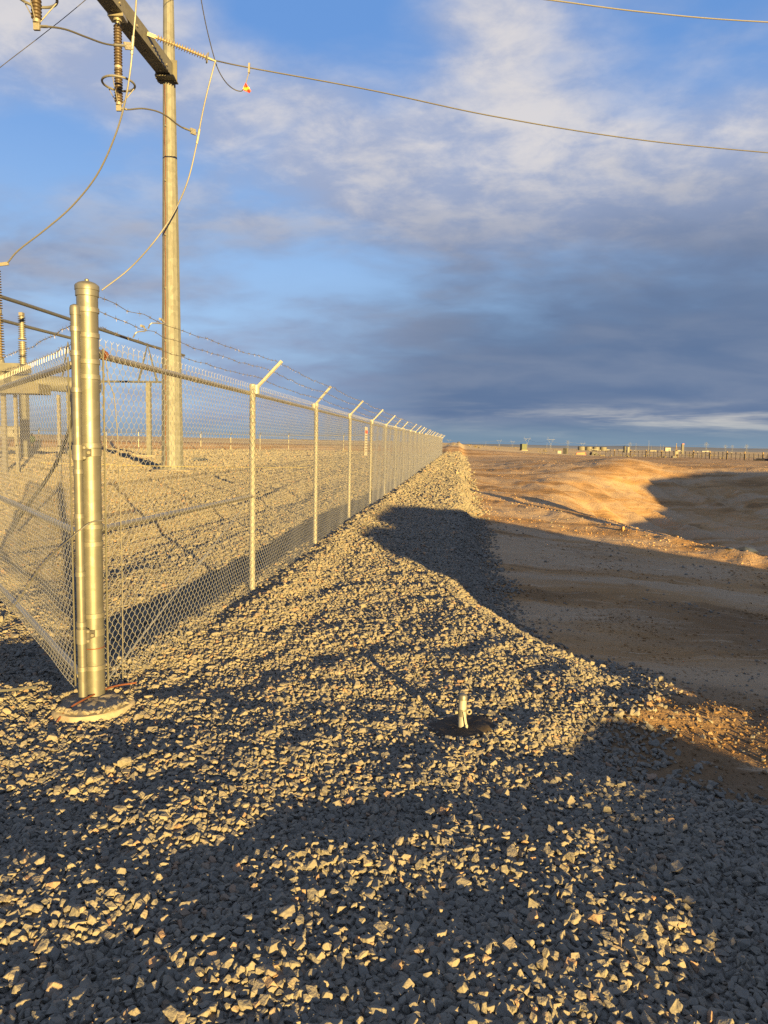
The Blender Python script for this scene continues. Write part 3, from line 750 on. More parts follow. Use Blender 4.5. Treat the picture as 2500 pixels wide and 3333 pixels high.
footing(); ptop = zp+.045
post = thing('corner_post', (FX0, FY0, ptop), 'thick galvanised corner post with a domed cap and banding straps at the fence corner', 'post')
H = 2.43-ptop
MB().lathe([(.0575, -.05), (.0575, H-.06)], 28).build('shaft', M['galv'], post)
MB().lathe([(.0605, H-.085), (.0625, H-.083), (.0625, H-.052), (.0655, H-.050), (.0655, H-.026), (.062, H-.020), (.048, H-.009), (.028, H-.002), (.012, H), (.012, H+.010), (.005, H+.015)], 28).build('cap', M['galv'], post)
for zb in (2.27, 2.13, 1.985, 1.9, 1.515, 1.05, .53, .22, .95):
    b = MB().lathe([(.0585, -.0145), (.0625, -.013), (.0625, .013), (.0585, .0145)], 28)
    e = OUT*.02+FD*.05
    b.box((FD.x*.066, FD.y*.066, 0), (.03, .022, .022), RZ)
    b.build('band', M['strap'], post, True, 35, (0, 0, zb-ptop))
MB().torus((0, 0, .30), .0595, .003, 28, 6).build('copper_loop', M['copper'], post)

# ------------------------------------------------------------------ the gate, swung open to the left
GD = Vector((-.735, 1.0, 0)).normalized(); GRZ = math.atan2(GD.y, GD.x)
G0 = Vector((-1.712, 3.968, 0))
gz0 = zp+.085
gate = thing('chain_link_gate', (G0.x, G0.y, 0), 'open chain link gate on a thin upright hinged to the corner post', 'gate', None, GRZ)
GL = 4.6
MB().lathe([(.0245, gz0-.0), (.0245, 2.27)], 20).build('gate_upright', M['galv'], gate)
MB().lathe([(.028, 2.225), (.028, 2.262), (.024, 2.275), (.010, 2.283)], 20).build('cap', M['galv'], gate)
MB().lathe([(.0302, .12), (.0302, 2.1)], 14, (GL, 0, 0)).build('gate_upright', M['galv'], gate)
MB().tube([(.03, 0, 1.965), (GL-.03, 0, 1.965)], .022, 12).build('top_rail', M['galv_dull'], gate)
MB().tube([(.03, 0, 1.02), (GL-.03, 0, 1.02)], .022, 12).build('middle_rail', M['galv_dull'], gate)
MB().tube([(.03, 0, .19), (GL-.03, 0, .19)], .022, 12).build('bottom_rail', M['galv_dull'], gate)
o = mesh_panel(GL-.06, .12, 2.03, .0017, True, True, 7).build('mesh_panel', M['mesh'], gate); o.location = (.05, .027, 0)
MB().tube([(.045, .03, .13), (.05, .03, 2.0)], .005, 6).build('tension_bar', M['galv'], gate)
for zb in (2.15, 2.02, 1.82, 1.37, 1.12, .79, .5, .24):
    MB().lathe([(.0250, -.0145), (.0280, -.013), (.0280, .013), (.0250, .0145)], 20).box((.034, .012, 0), (.02, .014, .02)).build('band', M['strap'], gate, True, 35, (0, 0, zb))
# hinges: a strap round the upright and one round the corner post, joined by a pin
pv = Vector((FX0-G0.x, FY0-G0.y, 0)); pv = Vector((pv.x*math.cos(-GRZ)-pv.y*math.sin(-GRZ), pv.x*math.sin(-GRZ)+pv.y*math.cos(-GRZ), 0))
fr = Vector((0, -1.6, 0)) - Vector((0, 0, 0)); camd = Vector((-G0.x, -G0.y, 0)); camd = Vector((camd.x*math.cos(-GRZ)-camd.y*math.sin(-GRZ), camd.x*math.sin(-GRZ)+camd.y*math.cos(-GRZ), 0)).normalized()
for zh in (1.475, .43):
    h = MB().lathe([(.0305, -.042), (.0305, .042)], 20).build('hinge', M['strap'], gate, True, 35, (0, 0, zh))
    a = camd*.031; side = pv.normalized(); e = pv+camd*.068
    MB().bar(a*.9+side*.004, e*.55+a*.45, .012, .074).bar(e*.5+a*.5, e+side*.045, .012, .044).build('hinge_leaf', M['strap'], h)
    hb = MB()
    for zz in (-.028, .028): hb.lathe([(.012, 0), (.012, .012), (.007, .016)], 8, e*.5+a*.5+camd*.006+Vector((0, 0, zz)), camd)
    hb.lathe([(.010, 0), (.010, .014)], 6, e*.85+a*.15+camd*.008, camd)
    hb.build('bolt', M['hingebolt'], h)
    MB().lathe([(.0615, -.02), (.0615, .02)], 24, pv).build('post_strap', M['strap'], h)
for k, (za, zb_) in enumerate(((2.185, 2.27), (2.08, 2.16), (1.965, 2.03))):
    barbed((.03, 0, za), [(GL*.5, -.0, zb_-.06), (GL, -.02, zb_-.02)], 'barbed_wire', gate, 20+k)
# cables hanging at the gate
gc = [(-1.60, 4.03, 1.09), (-1.64, 3.94, 1.085), (-1.72, 3.89, 1.01), (-2.0, 4.15, .82), (-2.29, 4.4, .54), (-2.55, 4.55, .25), (-2.75, 4.65, .05)]
tag(MB().tube(spline(gc, 36), .0042, 6).build('steel_cable', M['alu']), 'grey steel cable looped round the corner post and drooping in front of the gate', 'cable')
tag(MB().tube(spline([(-1.50, 4.24, ptop+.03), (-1.62, 4.13, ptop+.035), (-1.72, 3.91, ptop+.02), (-1.755, 3.80, ptop-.005), (-1.768, 3.745, ptop-.05), (-1.765, 3.738, ptop-.16)], 26), .0055, 6).build('copper_wire', M['copper']),
    'bare copper grounding wire crossing the concrete footing', 'wire')
tag(MB().tube([(-2.05, 4.12, .07), (-2.5, 4.02, .045)], .008, 6).build('steel_rod', M['galv']), 'bright steel rod lying on the gravel beneath the gate', 'rod')

# ------------------------------------------------------------------ short pipe stub in the gravel
bz = gz(*BOL_C)
stub = thing('gate_keeper_post', (BOL_C[0], BOL_C[1], bz), 'short capped galvanised pipe stub with a drop latch standing in the gravel', 'bollard')
MB().lathe([(.0225, -.08), (.0225, .185)], 20).build('pipe', M['postgalv'], stub)
MB().lathe([(.026, .178), (.026, .197), (.021, .205), (.009, .210)], 20).build('cap', M['galv'], stub)
l = MB().lathe([(.0265, .085), (.0265, .125)], 20)
l.build('collar', M['strap'], stub)
MB().bar((.006, -.030, .118), (.019, -.032, .045), .012, .008, (0, 1, 0)).lathe([(.008, -.012), (.0095, .0), (.008, .014), (.003, .018)], 12, (.021, -.033, .032)).build('drop_latch', M['postgalv'], stub)
MB().torus((.037, -.006, .108), .012, .005, 16, 8, (.3, -1, .1)).build('latch_ring', M['bolt'], stub)
MB().lathe([(.010, 0), (.010, .016)], 8, (-.03, -.012, .108), (-1, -.4, 0)).build('bolt', M['bolt'], stub)
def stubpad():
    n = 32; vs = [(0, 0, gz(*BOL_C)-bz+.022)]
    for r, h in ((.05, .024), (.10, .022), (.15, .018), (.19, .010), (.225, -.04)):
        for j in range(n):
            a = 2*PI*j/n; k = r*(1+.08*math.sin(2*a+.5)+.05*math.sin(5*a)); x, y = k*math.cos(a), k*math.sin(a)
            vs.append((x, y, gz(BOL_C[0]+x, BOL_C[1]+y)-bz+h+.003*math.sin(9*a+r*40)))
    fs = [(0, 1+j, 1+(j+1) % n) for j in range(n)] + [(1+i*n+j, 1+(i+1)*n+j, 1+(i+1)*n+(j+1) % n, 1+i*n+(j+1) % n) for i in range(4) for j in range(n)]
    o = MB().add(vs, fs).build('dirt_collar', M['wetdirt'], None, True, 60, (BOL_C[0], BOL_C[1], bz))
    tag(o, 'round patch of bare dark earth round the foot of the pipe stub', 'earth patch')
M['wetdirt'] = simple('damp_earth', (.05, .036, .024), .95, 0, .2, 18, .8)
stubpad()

# ------------------------------------------------------------------ dead-end pole, crossarm and line hardware
PX, PY = -10.45, 35.0; pz = gz(PX, PY)
pole = thing('steel_pole', (PX, PY, pz), 'tall tapered many sided steel transmission pole behind the fence', 'pole')
PH = 27.
def prad(z): return .54-.0135*z
prof = [(prad(z), z) for z in (.05, 9, 18, 27)]
MB().lathe(prof, 12).build('shaft', M['polesteel'], pole, False)
MB().lathe([(1.05, -.3), (1.05, .10), (1.0, .13)], 32).build('footing', M['concrete'], pole)
bp = MB().lathe([(.66, .13), (.66, .19)], 16)
for k in range(12):
    a = k*PI/6+.2; bp.lathe([(.04, .19), (.04, .32)], 6, (.6*math.cos(a), .6*math.sin(a), 0))
bp.build('base_plate', M['polesteel'], pole, False)
# copper ground wire clipped down the left face
ga = R(-108); gw = [( (prad(z)+.02)*math.cos(ga), (prad(z)+.02)*math.sin(ga), z) for z in np.linspace(.1, 18, 30)]
gw = [(x+.02*math.sin(i*1.7), y, z) for i, (x, y, z) in enumerate(gw)]
g_ = MB().tube(gw, .016, 6).build('ground_wire', M['copper'], pole)
for i in range(2, 29, 4):
    x, y, z = gw[i]; MB().box((x+.03, y-.01, z), (.11, .03, .09), ga).build('wire_clip', M['bolt'], g_)
BD = Vector((-.53, -5.1, 0)).normalized(); BZ = 18.62; BL = 14.0
beam = MB(); a0 = Vector((0, -.1, BZ-pz))+BD*.25
def taperbox(a, b, w0, h0, w1, h1):
    d = (b-a).normalized(); x = d.cross(Vector((0, 0, 1))).normalized(); z = Vector((0, 0, 1))
    vs = [p+x*sx*w+z*sz*h for p, w, h in ((a, w0/2, h0/2), (b, w1/2, h1/2)) for sx, sz in ((-1, -1), (1, -1), (1, 1), (-1, 1))]
    return vs, [(3, 2, 1, 0), (4, 5, 6, 7), (0, 1, 5, 4), (1, 2, 6, 5), (2, 3, 7, 6), (3, 0, 4, 7)]
beam.add(*taperbox(a0, a0+BD*BL, .62, .62, .62, .62))
bo = beam.build('crossarm', M['beamsteel'], pole, False)
bl = MB(); bx = BD.cross(Vector((0, 0, 1))).normalized()          # bx points to the right of the crossarm run
for k in range(9):
    s = .7+k*1.5
    for sg in (-1, 1): bl.lathe([(.055, 0), (.055, .05)], 6, a0+BD*s+bx*sg*.31+Vector((0, 0, .1*sg)), bx*sg)
    bl.lathe([(.055, 0), (.055, .05)], 6, a0+BD*s+Vector((0, 0, -.31)), (0, 0, -1))
bl.build('bolt', M['bolt'], bo, False)
cl = MB().box((a0.x+.02, a0.y-.02, BZ-pz-.40), (.86, .8, .06), 0).box((.0, -.30, BZ-pz), (.92, .05, .95)).box((-.42, -.4, BZ-pz-.02), (.05, .5, .9))
cl.build('crossarm_bracket', M['beamsteel'], pole, False)

def shed_profile(L, r0, r1, pitch, taper=0.):
    pr = [(r0, 0)]; n = int(L/pitch)
    for k in range(n):
        z = k*L/n; f = 1-taper*k/n
        pr += [(r0*f, z+.08*pitch), (r0*f, z+.45*pitch), (r1*f, z+.52*pitch), (r1*f, z+.66*pitch), (r0*f, z+.95*pitch)]
    pr.append((r0, L)); return pr
def bpt(s, dz=0., side=0.): v = Vector((PX, PY, 0))+Vector((0, -.1, 0))+BD*(.25+s)+bx*side; v.z = BZ+dz; return v
# strain insulator from the crossarm to the line conductor
def strain(s, end, label):
    a = bpt(s, .1, -.33) if bx.x < 0 else bpt(s, .1, .33)
    e = Vector(end); d = (e-a).normalized(); L = (e-a).length
    t = thing('strain_insulator', a, label, 'insulator', 'strain insulators on the crossarm')
    MB().bar((0, 0, 0), d*.36, .05, .16).lathe([(.06, 0), (.06, .1)], 8, d*.3, d).build('shackle', M['bolt'], t)
    MB().lathe(shed_profile(L-.75, .05, .13, .11), 14, d*.38, d).build('shed_stack', M['tan_polymer'], t)
    MB().torus(d*(L-.34), .20, .028, 24, 8, d).bar(d*(L-.34)+Vector((0, 0, .2)), d*(L-.34)-Vector((0, 0, .2)), .03, .03).build('corona_ring', M['alu'], t)
    MB().lathe([(.05, 0), (.06, .1), (.035, .42)], 10, d*(L-.38), d).build('end_clamp', M['bolt'], t)
    return t
strain(2.75, (-7.75, 32.72, 18.1), 'ribbed tan strain insulator between the crossarm and the line crossing in front of the pole')
strain(8.25, (-9.0, 27.2, 18.1), 'ribbed tan strain insulator on the near part of the crossarm above the left jumper')
# surge arresters hanging under the crossarm
def arrester(s, label):
    top = bpt(s, -.31); t = thing('surge_arrester', top, label, 'arrester', 'surge arresters hanging under the crossarm')
    MB().box((0, 0, -.06), (.62, .5, .12), 0).build('mounting_bracket', M['galv_dull'], t, False)
    L = 3.05
    MB().lathe([(.17, -.22), (.17, -.12)], 12).lathe([(.10, -.36), (.10, -.2)], 12).build('top_fitting', M['bolt'], t)
    MB().lathe([(r, -.34-z) for r, z in shed_profile(1.55, .125, .165, .105)][::-1], 16).build('upper_stack', M['brown_glaze'], t)
    MB().lathe([(.15, -2.0), (.15, -1.9)], 14).build('joint_ring', M['alu_bright'], t)
    MB().lathe([(r, -2.0-z) for r, z in shed_profile(1.28, .125, .165, .105)][::-1], 16).build('lower_stack', M['brown_glaze'], t)
    rg = MB().torus((0, 0, -2.55), .62, .045, 40, 8)
    rg.build('grading_ring', M['alu'], t)
    rod = MB()
    for a in (0.5, 2.6, 4.7): rod.tube([(.62*math.cos(a), .62*math.sin(a), -2.57), (.1*math.cos(a), .1*math.sin(a), -3.32)], .02, 6)
    rod.build('ring_strut', M['alu_bright'], t)
    MB().lathe([(.12, -3.38), (.12, -3.28)], 12).box((0, 0, -3.48), (.2, .09, .24)).build('terminal_pad', M['bolt'], t)
    return t
arrester(4.75, 'brown ribbed surge arrester with a grading ring hanging under the crossarm near the pole')
arrester(10.35, 'brown ribbed surge arrester with a grading ring cut by the top left of the picture')
# wires
def wire(name, pts, r, m, label, cat='wire', n=60, seg=7): return tag(MB().tube(spline(pts, n), r, seg).build(name, M[m]), label, cat)
wr = wire('jumper_cable', [(-7.75, 32.72, 18.08), (-7.89, 32.7, 17.56), (-8.16, 32.8, 16.71), (-8.45, 33.0, 15.76), (-8.71, 33.2, 14.79), (-9.18, 33.4, 13.26), (-9.9, 33.6, 11.91), (-10.76, 33.4, 10.54), (-11.92, 33.5, 9.37), (-13.0, 33.0, 8.29)],
     .034, 'alu', 'silver jumper cable sweeping down in front of the pole from the line', 'cable')
wl = wire('jumper_cable', [(-9.0, 27.2, 18.08), (-9.28, 27.3, 17.6), (-9.36, 27.3, 16.87), (-9.5, 27.4, 15.98), (-9.64, 27.5, 15.07), (-9.98, 27.8, 14.01), (-10.57, 28.3, 13.0), (-11.54, 29.0, 11.88), (-12.83, 29.7, 10.92), (-14.15, 30.2, 10.14), (-15.57, 30.7, 9.39), (-16.2, 31.0, 8.95), (-16.45, 31, 8.9)],
     .034, 'alu', 'silver jumper cable sweeping down to the insulator at the left edge', 'cable')
def tee(parent, p, d, label=None):
    d = Vector(d).normalized(); p = Vector(p)
    MB().tube([p-d*.3, p+d*.3], .055, 8).build('tee_connector', M['alu_bright'], parent)
def tap(pts, label):
    o = wire('tap_cable', pts, .032, 'alu_grey', label, 'cable', 30)
    d = (Vector(pts[-1])-Vector(pts[-2])).normalized(); e = Vector(pts[-1])
    pad = MB().bar(e-d*.36, e-d*.06, .07, .24)
    pad.build('pad_connector', M['alu_bright'], o, False)
    bb = MB()
    for i in (-.28, -.14):
        for j in (-.06, .06): bb.lathe([(.025, -.05), (.025, .05)], 6, e+d*i+Vector((0, 0, j)), d.cross(Vector((0, 0, 1))))
    bb.build('bolt', M['bolt'], o, False)
    MB().tube([e-d*.8, e-d*.3], .045, 8).build('crimp_sleeve', M['alu'], o)
    MB().tube([Vector(pts[0]), Vector(pts[0])+(Vector(pts[1])-Vector(pts[0]))*.9], .045, 8).build('crimp_sleeve', M['alu'], o)
A1 = bpt(4.75, -.31-3.48); A2 = bpt(10.35, -.31-3.48)
tap([A1, (-10.68, 30.1, A1.z+.02), (-10.17, 30.6, 15.12), (-9.6, 31.2, 15.2), (-9.11, 32.2, 15.10), (-8.66, 33.0, 15.2)], 'curved silver tap cable from the hanging arrester to the jumper near the pole')
tap([A2, A2+Vector((.35, .1, .05)), (-10.88, 25.0, 15.1), (-10.51, 25.7, 15.25), (-10.12, 26.6, 15.5), (-9.5, 27.4, 15.86)], 'curved silver tap cable from the upper left arrester to the left jumper')
tee(wr, (-8.62, 33.13, 15.1), (-.26, .2, -.97)); tee(wl, (-9.51, 27.4, 15.9), (-.14, .1, -.95))
cond = wire('line_conductor', [(-7.75, 32.72, 18.12), (-6.48, 33.9, 18.44), (-1.0, 35.7, 18.42), (5.05, 38.0, 18.38), (12.6, 39.6, 18.08), (20.7, 40.7, 17.92), (40, 45.0, 18.6)], .030, 'alu_grey', 'grey power line conductor running right across the sky from the pole', 'power line', 80)
wire('line_conductor', [(4, 36.6, 23.5), (7.85, 38.0, 23.99), (13.34, 40.0, 24.65), (20.87, 42.0, 25.41), (40, 47.5, 28.2)], .036, 'alu', 'power line conductor in the top right corner of the sky', 'power line', 30)
wire('line_conductor', [(-22, 30, 11.6), (-16.12, 30.0, 16.04), (-13.98, 30.0, 17.61), (-12.11, 30.0, 19.05), (-6, 30, 24)], .014, 'dark', 'thin dark wire crossing the top left corner of the sky', 'wire', 30)
wire('ground_lead', [(-8.6, 33, 22.2), (-8.46, 33.0, 21.01), (-8.22, 33.0, 19.75), (-7.89, 33.0, 18.48), (-7.71, 33.2, 17.94), (-7.46, 33.5, 17.6), (-7.18, 33.8, 17.46), (-6.86, 33.9, 17.42), (-6.68, 33.9, 17.6)], .022, 'black', 'thin black lead looping down past the line clamp to the warning flag', 'cable', 50)
cl = tag(MB().bar((-6.48, 33.88, 18.62), (-6.50, 33.88, 18.2), .10, .08).tube([(-6.5, 33.88, 18.22), (-6.64, 33.9, 17.78)], .022, 6).build('line_clamp', M['bolt']), 'clamp hanging on the line above the red flag', 'clamp')
fl_ = thing('warning_flag', (-6.65, 33.9, 17.78), 'red warning flag with a yellow band hanging from the line clamp', 'flag')
def cloth(prof, name, m):
    mb = MB(); n = 7; vs = []
    for z, x0, x1 in prof:
        for k in range(n):
            t = k/(n-1); x = x0+(x1-x0)*t; vs.append((x, .06*math.sin(t*7+z*5), z))
    k = len(prof); fs = [(i*n+j, i*n+j+1, (i+1)*n+j+1, (i+1)*n+j) for i in range(k-1) for j in range(n-1)]
    o2 = len(vs); vs += [(x, y+.012, z) for x, y, z in vs]; fs += [tuple(i+o2 for i in reversed(f)) for f in fs]
    return mb.add(vs, fs).build(name, m, fl_)
cloth([(0, -.01, .02), (-.12, -.06, .09), (-.19, -.09, .15)], 'red_cloth', M['red'])
cloth([(-.19, -.09, .15), (-.28, -.11, .20)], 'yellow_band', M['yellow'])
cloth([(-.28, -.11, .20), (-.36, -.07, .25), (-.40, .06, .24)], 'red_cloth', M['red'])

# ------------------------------------------------------------------ substation equipment inside the yard
def gy(x, y): return gz(x, y)
brk = thing('circuit_breaker', (-16.9, 31.0, gy(-16.9, 31)), 'grey high voltage breaker with a ribbed bushing at the left edge', 'breaker')
b0 = gy(-16.9, 31)
MB().box((.35, 0, 4.53-b0), (2.0, 1.0, .34)).build('bushing_box', M['grey_paint'], brk, False)
MB().lathe([(.26, 4.7-b0), (.22, 4.95-b0)], 16, (.18, 0, 0)).build('bushing_flange', M['grey_paint'], brk)
MB().lathe([(r, z+4.93-b0) for r, z in shed_profile(1.9, .17, .28, .11, .15)], 18, (.18, 0, 0)).build('lower_bushing', M['tan_polymer'], brk)
MB().lathe([(.2, 6.83-b0), (.2, 7.0-b0)], 16, (.18, 0, 0)).build('bushing_joint', M['bolt'], brk)
MB().lathe([(r, z+7.0-b0) for r, z in shed_profile(1.65, .145, .24, .11, .15)], 18, (.18, 0, 0)).build('upper_bushing', M['tan_polymer'], brk)
MB().lathe([(.15, 8.65-b0), (.15, 8.8-b0), (.05, 8.95-b0), (.03, 9.5-b0)], 12, (.18, 0, 0)).bar((.18, 0, 8.84-b0), (.75, 0, 8.92-b0), .06, .14).build('terminal', M['bolt'], brk)
MB().lathe([(.44, -2.2), (.5, -2.15), (.5, .45), (.42, .55)], 20, (.0, 0, 4.1-b0), (1, .05, 0)).lathe([(.2, .0), (.2, .3)], 14, (.18, 0, 4.15-b0)).build('tank', M['grey_paint'], brk)
MB().box((.3, -.3, 3.63-b0), (4.0, 1.1, .42)).build('control_cabinet', M['cream'], brk, False)
MB().lathe([(.3, -2.3), (.34, -2.25), (.34, 2.0), (.26, 2.1)], 18, (2.0, .9, 3.98-b0), (1, .15, -.04)).build('tank', M['grey_paint'], brk)
for x in (-1.2, .35): MB().bar((x, 0, -.2), (x, 0, 3.45-b0), .16, .16).build('leg', M['galv_dull'], brk, False)
for x in (.72, 2.6): MB().bar((x, .3, 1.2-b0), (x, .3, 3.45-b0), .13, .13).build('leg', M['galv_dull'], brk, False)
MB().bar((.75, .3, -.2), (.75, .3, 1.25-b0), .13, .13).build('leg', M['galv_dull'], brk, False)
MB().bar((2.6, .3, -.2), (2.6, .3, 1.25-b0), .13, .13).build('leg', M['galv_dull'], brk, False)
# bus support: box column with a porcelain post insulator
def bus_support(x, y, hc, hi, label):
    z0 = gy(x, y); t = thing('bus_support', (x, y, z0), label, 'bus support')
    MB().box((0, 0, hc/2), (.46, .46, hc)).build('column', M['grey_paint'], t, False)
    MB().box((0, 0, .06), (1.3, 1.3, .22)).build('footing', M['concrete'], t, False)
    n = 2; L = (hi-hc)/2
    for k in range(2):
        MB().lathe([(r, z+hc+k*L+.08) for r, z in shed_profile(L-.2, .17-.03*k, .27-.03*k, .12)], 16).build('post_insulator', M['grey_porcelain'], t)
        MB().lathe([(.26, hc+k*L), (.26, hc+k*L+.07)], 14).build('flange', M['bolt'], t)
    MB().box((0, 0, hi), (.25, .3, .2)).build('bus_clamp', M['bolt'], t, False)
bus_support(-24.25, 48., 6.3, 9.6, 'grey box column with a ribbed post insulator holding up the tubular bus')
z0 = gy(-19.2, 58)
fr_ = thing('tubular_support', (-19.2, 58, z0), 'grey tubular frame with an A shaped top behind the tall pole', 'bus support')
MB().box((0, 0, 3), (.34, .34, 6.0)).build('column', M['grey_paint'], fr_, False)
MB().box((0, 0, .05), (1.6, 1.6, .3)).build('footing', M['concrete'], fr_, False)
MB().tube([(-5.2, 0, 6.02), (1.2, 0, 6.08)], .085, 8).build('cross_bar', M['steelbus'], fr_)
MB().tube([(-.8, 0, 6.1), (-.05, 0, 9.0), (.7, 0, 6.1)], .10, 8).build('a_brace', M['steelbus'], fr_)
z0 = gy(-25.55, 57.8)
f2 = thing('tubular_support', (-25.55, 57.8, z0), 'grey column with a narrow A brace just left of the gate upright', 'bus support')
MB().box((0, 0, 3), (.34, .34, 6.0)).build('column', M['grey_paint'], f2, False)
MB().tube([(-.6, 0, 6.0), (0, 0, 9.1), (.6, 0, 6.0)], .10, 8).build('a_brace', M['steelbus'], f2)
tag(MB().tube([(-22.6, 40.5, 9.68), (-22.35, 42.5, 9.66), (-22.4, 44.4, 9.74), (-20.58, 62.0, 9.70), (-19.4, 69, 9.70)], .115, 10).build('bus_pipe', M['steelbus']), 'upper grey tubular bus pipe behind the corner post', 'pipe')
tag(MB().tube([(-26.8, 49, 9.6), (-26.6, 50.5, 9.62), (-25.5, 57.8, 9.62), (-24.71, 60.5, 9.66)], .115, 10).build('bus_pipe', M['steelbus']), 'lower grey tubular bus pipe at the left of the picture', 'pipe')
tag(MB().tube(spline([(-5.32, 12.0, 2.42), (-4.9, 11.2, 1.95), (-5.0, 11, 1.35), (-5.25, 11, .9), (-5.5, 10.8, .45), (-5.62, 10.6, .12)], 30), .028, 7).build('black_cable', M['black']), 'black cable hanging at a slant behind the gate mesh', 'cable')
tag(MB().tube(spline([(-14.5, 30.0, .52), (-9, 31, .44), (-3.2, 31.0, .5)], 24), .011, 5).build('yellow_tape', M['rope']), 'yellow caution tape strung low across the yard in front of the pole', 'tape')
# person in the yard
def person(x, y):
    z = gy(x, y); t = thing('person', (x, y, z), 'person in a yellow hi-vis top and dark trousers standing in the yard', 'person', None, .4)
    me = bpy.data.meshes.new('body'); 
    J = [((0,0,.95),.15),((0,0,1.2),.16),((0,0,1.42),.17),((0,0,1.52),.07),((0,0,1.62),.095),((0,0,1.72),.09),
         ((.19,0,1.42),.075),((.27,.02,1.15),.055),((.25,-.1,.93),.045),((-.19,0,1.42),.075),((-.27,.02,1.15),.055),((-.24,-.08,.92),.045),
         ((.1,0,.88),.11),((.12,-.03,.5),.08),((.13,.02,.08),.055),((.13,-.12,.04),.045),((-.1,0,.88),.11),((-.13,.05,.5),.08),((-.15,.1,.08),.055),((-.15,-.04,.04),.045)]
    E = [(0,1),(1,2),(2,3),(3,4),(4,5),(2,6),(6,7),(7,8),(2,9),(9,10),(10,11),(0,12),(12,13),(13,14),(14,15),(0,16),(16,17),(17,18),(18,19)]
    me.from_pydata([j[0] for j in J], E, []); o = obj('body', me, t)
    sk = o.modifiers.new('skin', 'SKIN'); me.materials.append(M['trousers'])
    for i, j in enumerate(J): me.skin_vertices[0].data[i].radius = (j[1], j[1])
    me.skin_vertices[0].data[0].use_root = True
    o.modifiers.new('sub', 'SUBSURF').levels = 1; o.modifiers['sub'].render_levels = 1
    MB().lathe([(.205, .88), (.20, 1.1), (.225, 1.36), (.17, 1.47), (.09, 1.52)], 14).build('jacket', M['hivis'], t)
    for sg in (-1, 1): MB().tube([(.19*sg, 0, 1.43), (.275*sg, .02, 1.15), (.255*sg, -.06, 1.0)], [.09, .075, .06], 8).build('sleeve', M['hivis'], t)
    MB().lathe([(.14, 1.66), (.115, 1.72), (.09, 1.80), (.03, 1.83)], 12).build('hard_hat', M['white'], t)
    MB().lathe([(.05, 1.56), (.09, 1.62), (.09, 1.67)], 10).build('face', M['skin'], t)
person(-35.7, 72.)
# site office far left
so_ = thing('site_office', (-57.3, 110, gz(-57.3, 110)), 'small white flat roofed cabin on the bank beyond the yard at the left', 'cabin')
MB().box((0, 0, 1.05), (3.0, 2.2, 1.5)).build('wall', M['white'], so_, False)
MB().box((0, 0, 1.86), (3.2, 2.4, .12)).build('roof', M['cream'], so_, False)
for x in (-.8, .8): MB().box((x, -1.115, 1.15), (.7, .03, .5)).build('window', M['dark'], so_, False)
MB().box((0, 0, .15), (2.8, 2.0, .4)).build('skirt', M['dark'], so_, False)
# back fence of the yard
bf = thing('yard_back_fence', (-40, 86, 0), 'far fence of the yard seen through the chain link as a row of pale posts', 'fence')
pmb = MB().lathe([(.05, 0), (.05, 2.15)], 8).bar((0, 0, 2.12), (.18, -.1, 2.42), .06, .06).mesh('post', M['galv'])
P0, P1 = Vector((-48, 82, 0)), Vector((5.0, 99, 0)); nb = 15; tops = []
for k in range(nb+1):
    p = P0.lerp(P1, k/nb); z = gy(p.x, p.y); o = obj('post', pmb, bf, (p.x+40, p.y-86, z)); tops.append((p.x+40, p.y-86, z+2.1))
MB().tube(tops, .03, 5).build('top_rail', M['galv'], bf)
wr_ = MB()
for dz in (.1, .2, .3): wr_.tube([(a+.1*dz*6, b, c+dz) for a, b, c in tops], .008, 3)
wr_.build('barbed_wire', M['barb'], bf)
# dark heap and hose in the yard
tag(MB().add(*[(lambda v, f: (v, f))([(x, y, z) for x, y, z in [(-.9,-.2,0),(.8,-.3,0),(.9,.3,0),(-.8,.3,0),(-.3,-.05,.34),(.35,.02,.3)]], [(0,1,5,4),(1,2,5),(2,3,4,5),(3,0,4)])][0]).build('black_sheet_pile', M['tarp'], None, False, 35, (-13.0, 50, gy(-13, 50))), 'dark heap of sheeting on the gravel inside the yard', 'heap')

# ------------------------------------------------------------------ pit and road side things
def lump(name, x, y, size, m, label, cat, seed=0, sink=.1):
    bm = bmesh.new(); r = np.random.default_rng(seed); p = r.normal(size=(16, 3)); p /= np.linalg.norm(p, axis=1)[:, None]
    p *= (.75+.35*r.random((16, 1)))*.5*np.array(size)
    vs = [bm.verts.new(q) for q in p]; bmesh.ops.convex_hull(bm, input=vs)
    me = bpy.data.meshes.new(name); bm.to_mesh(me); bm.free(); me.materials.append(m)
    return tag(obj(name, me, None, (x, y, gz(x, y)+size[2]*(.5-sink)*.6)), label, cat)
lump('plastic_sheet', 7.75, 15.0, (.52, .32, .24), M['tarp'], 'crumpled dark blue plastic sheet lying in the shaded pit', 'plastic sheet', 3)
lump('plastic_sheet', 7.42, 15.05, (.26, .18, .08), M['tarp'], 'small flat scrap of blue plastic left of the crumpled sheet in the pit', 'plastic sheet', 5)
lump('dirt_clod', 6.0, 17.7, (.24, .2, .15), M['dirt'], 'lone dark lump of earth at the toe of the sunlit bank', 'clod', 9)

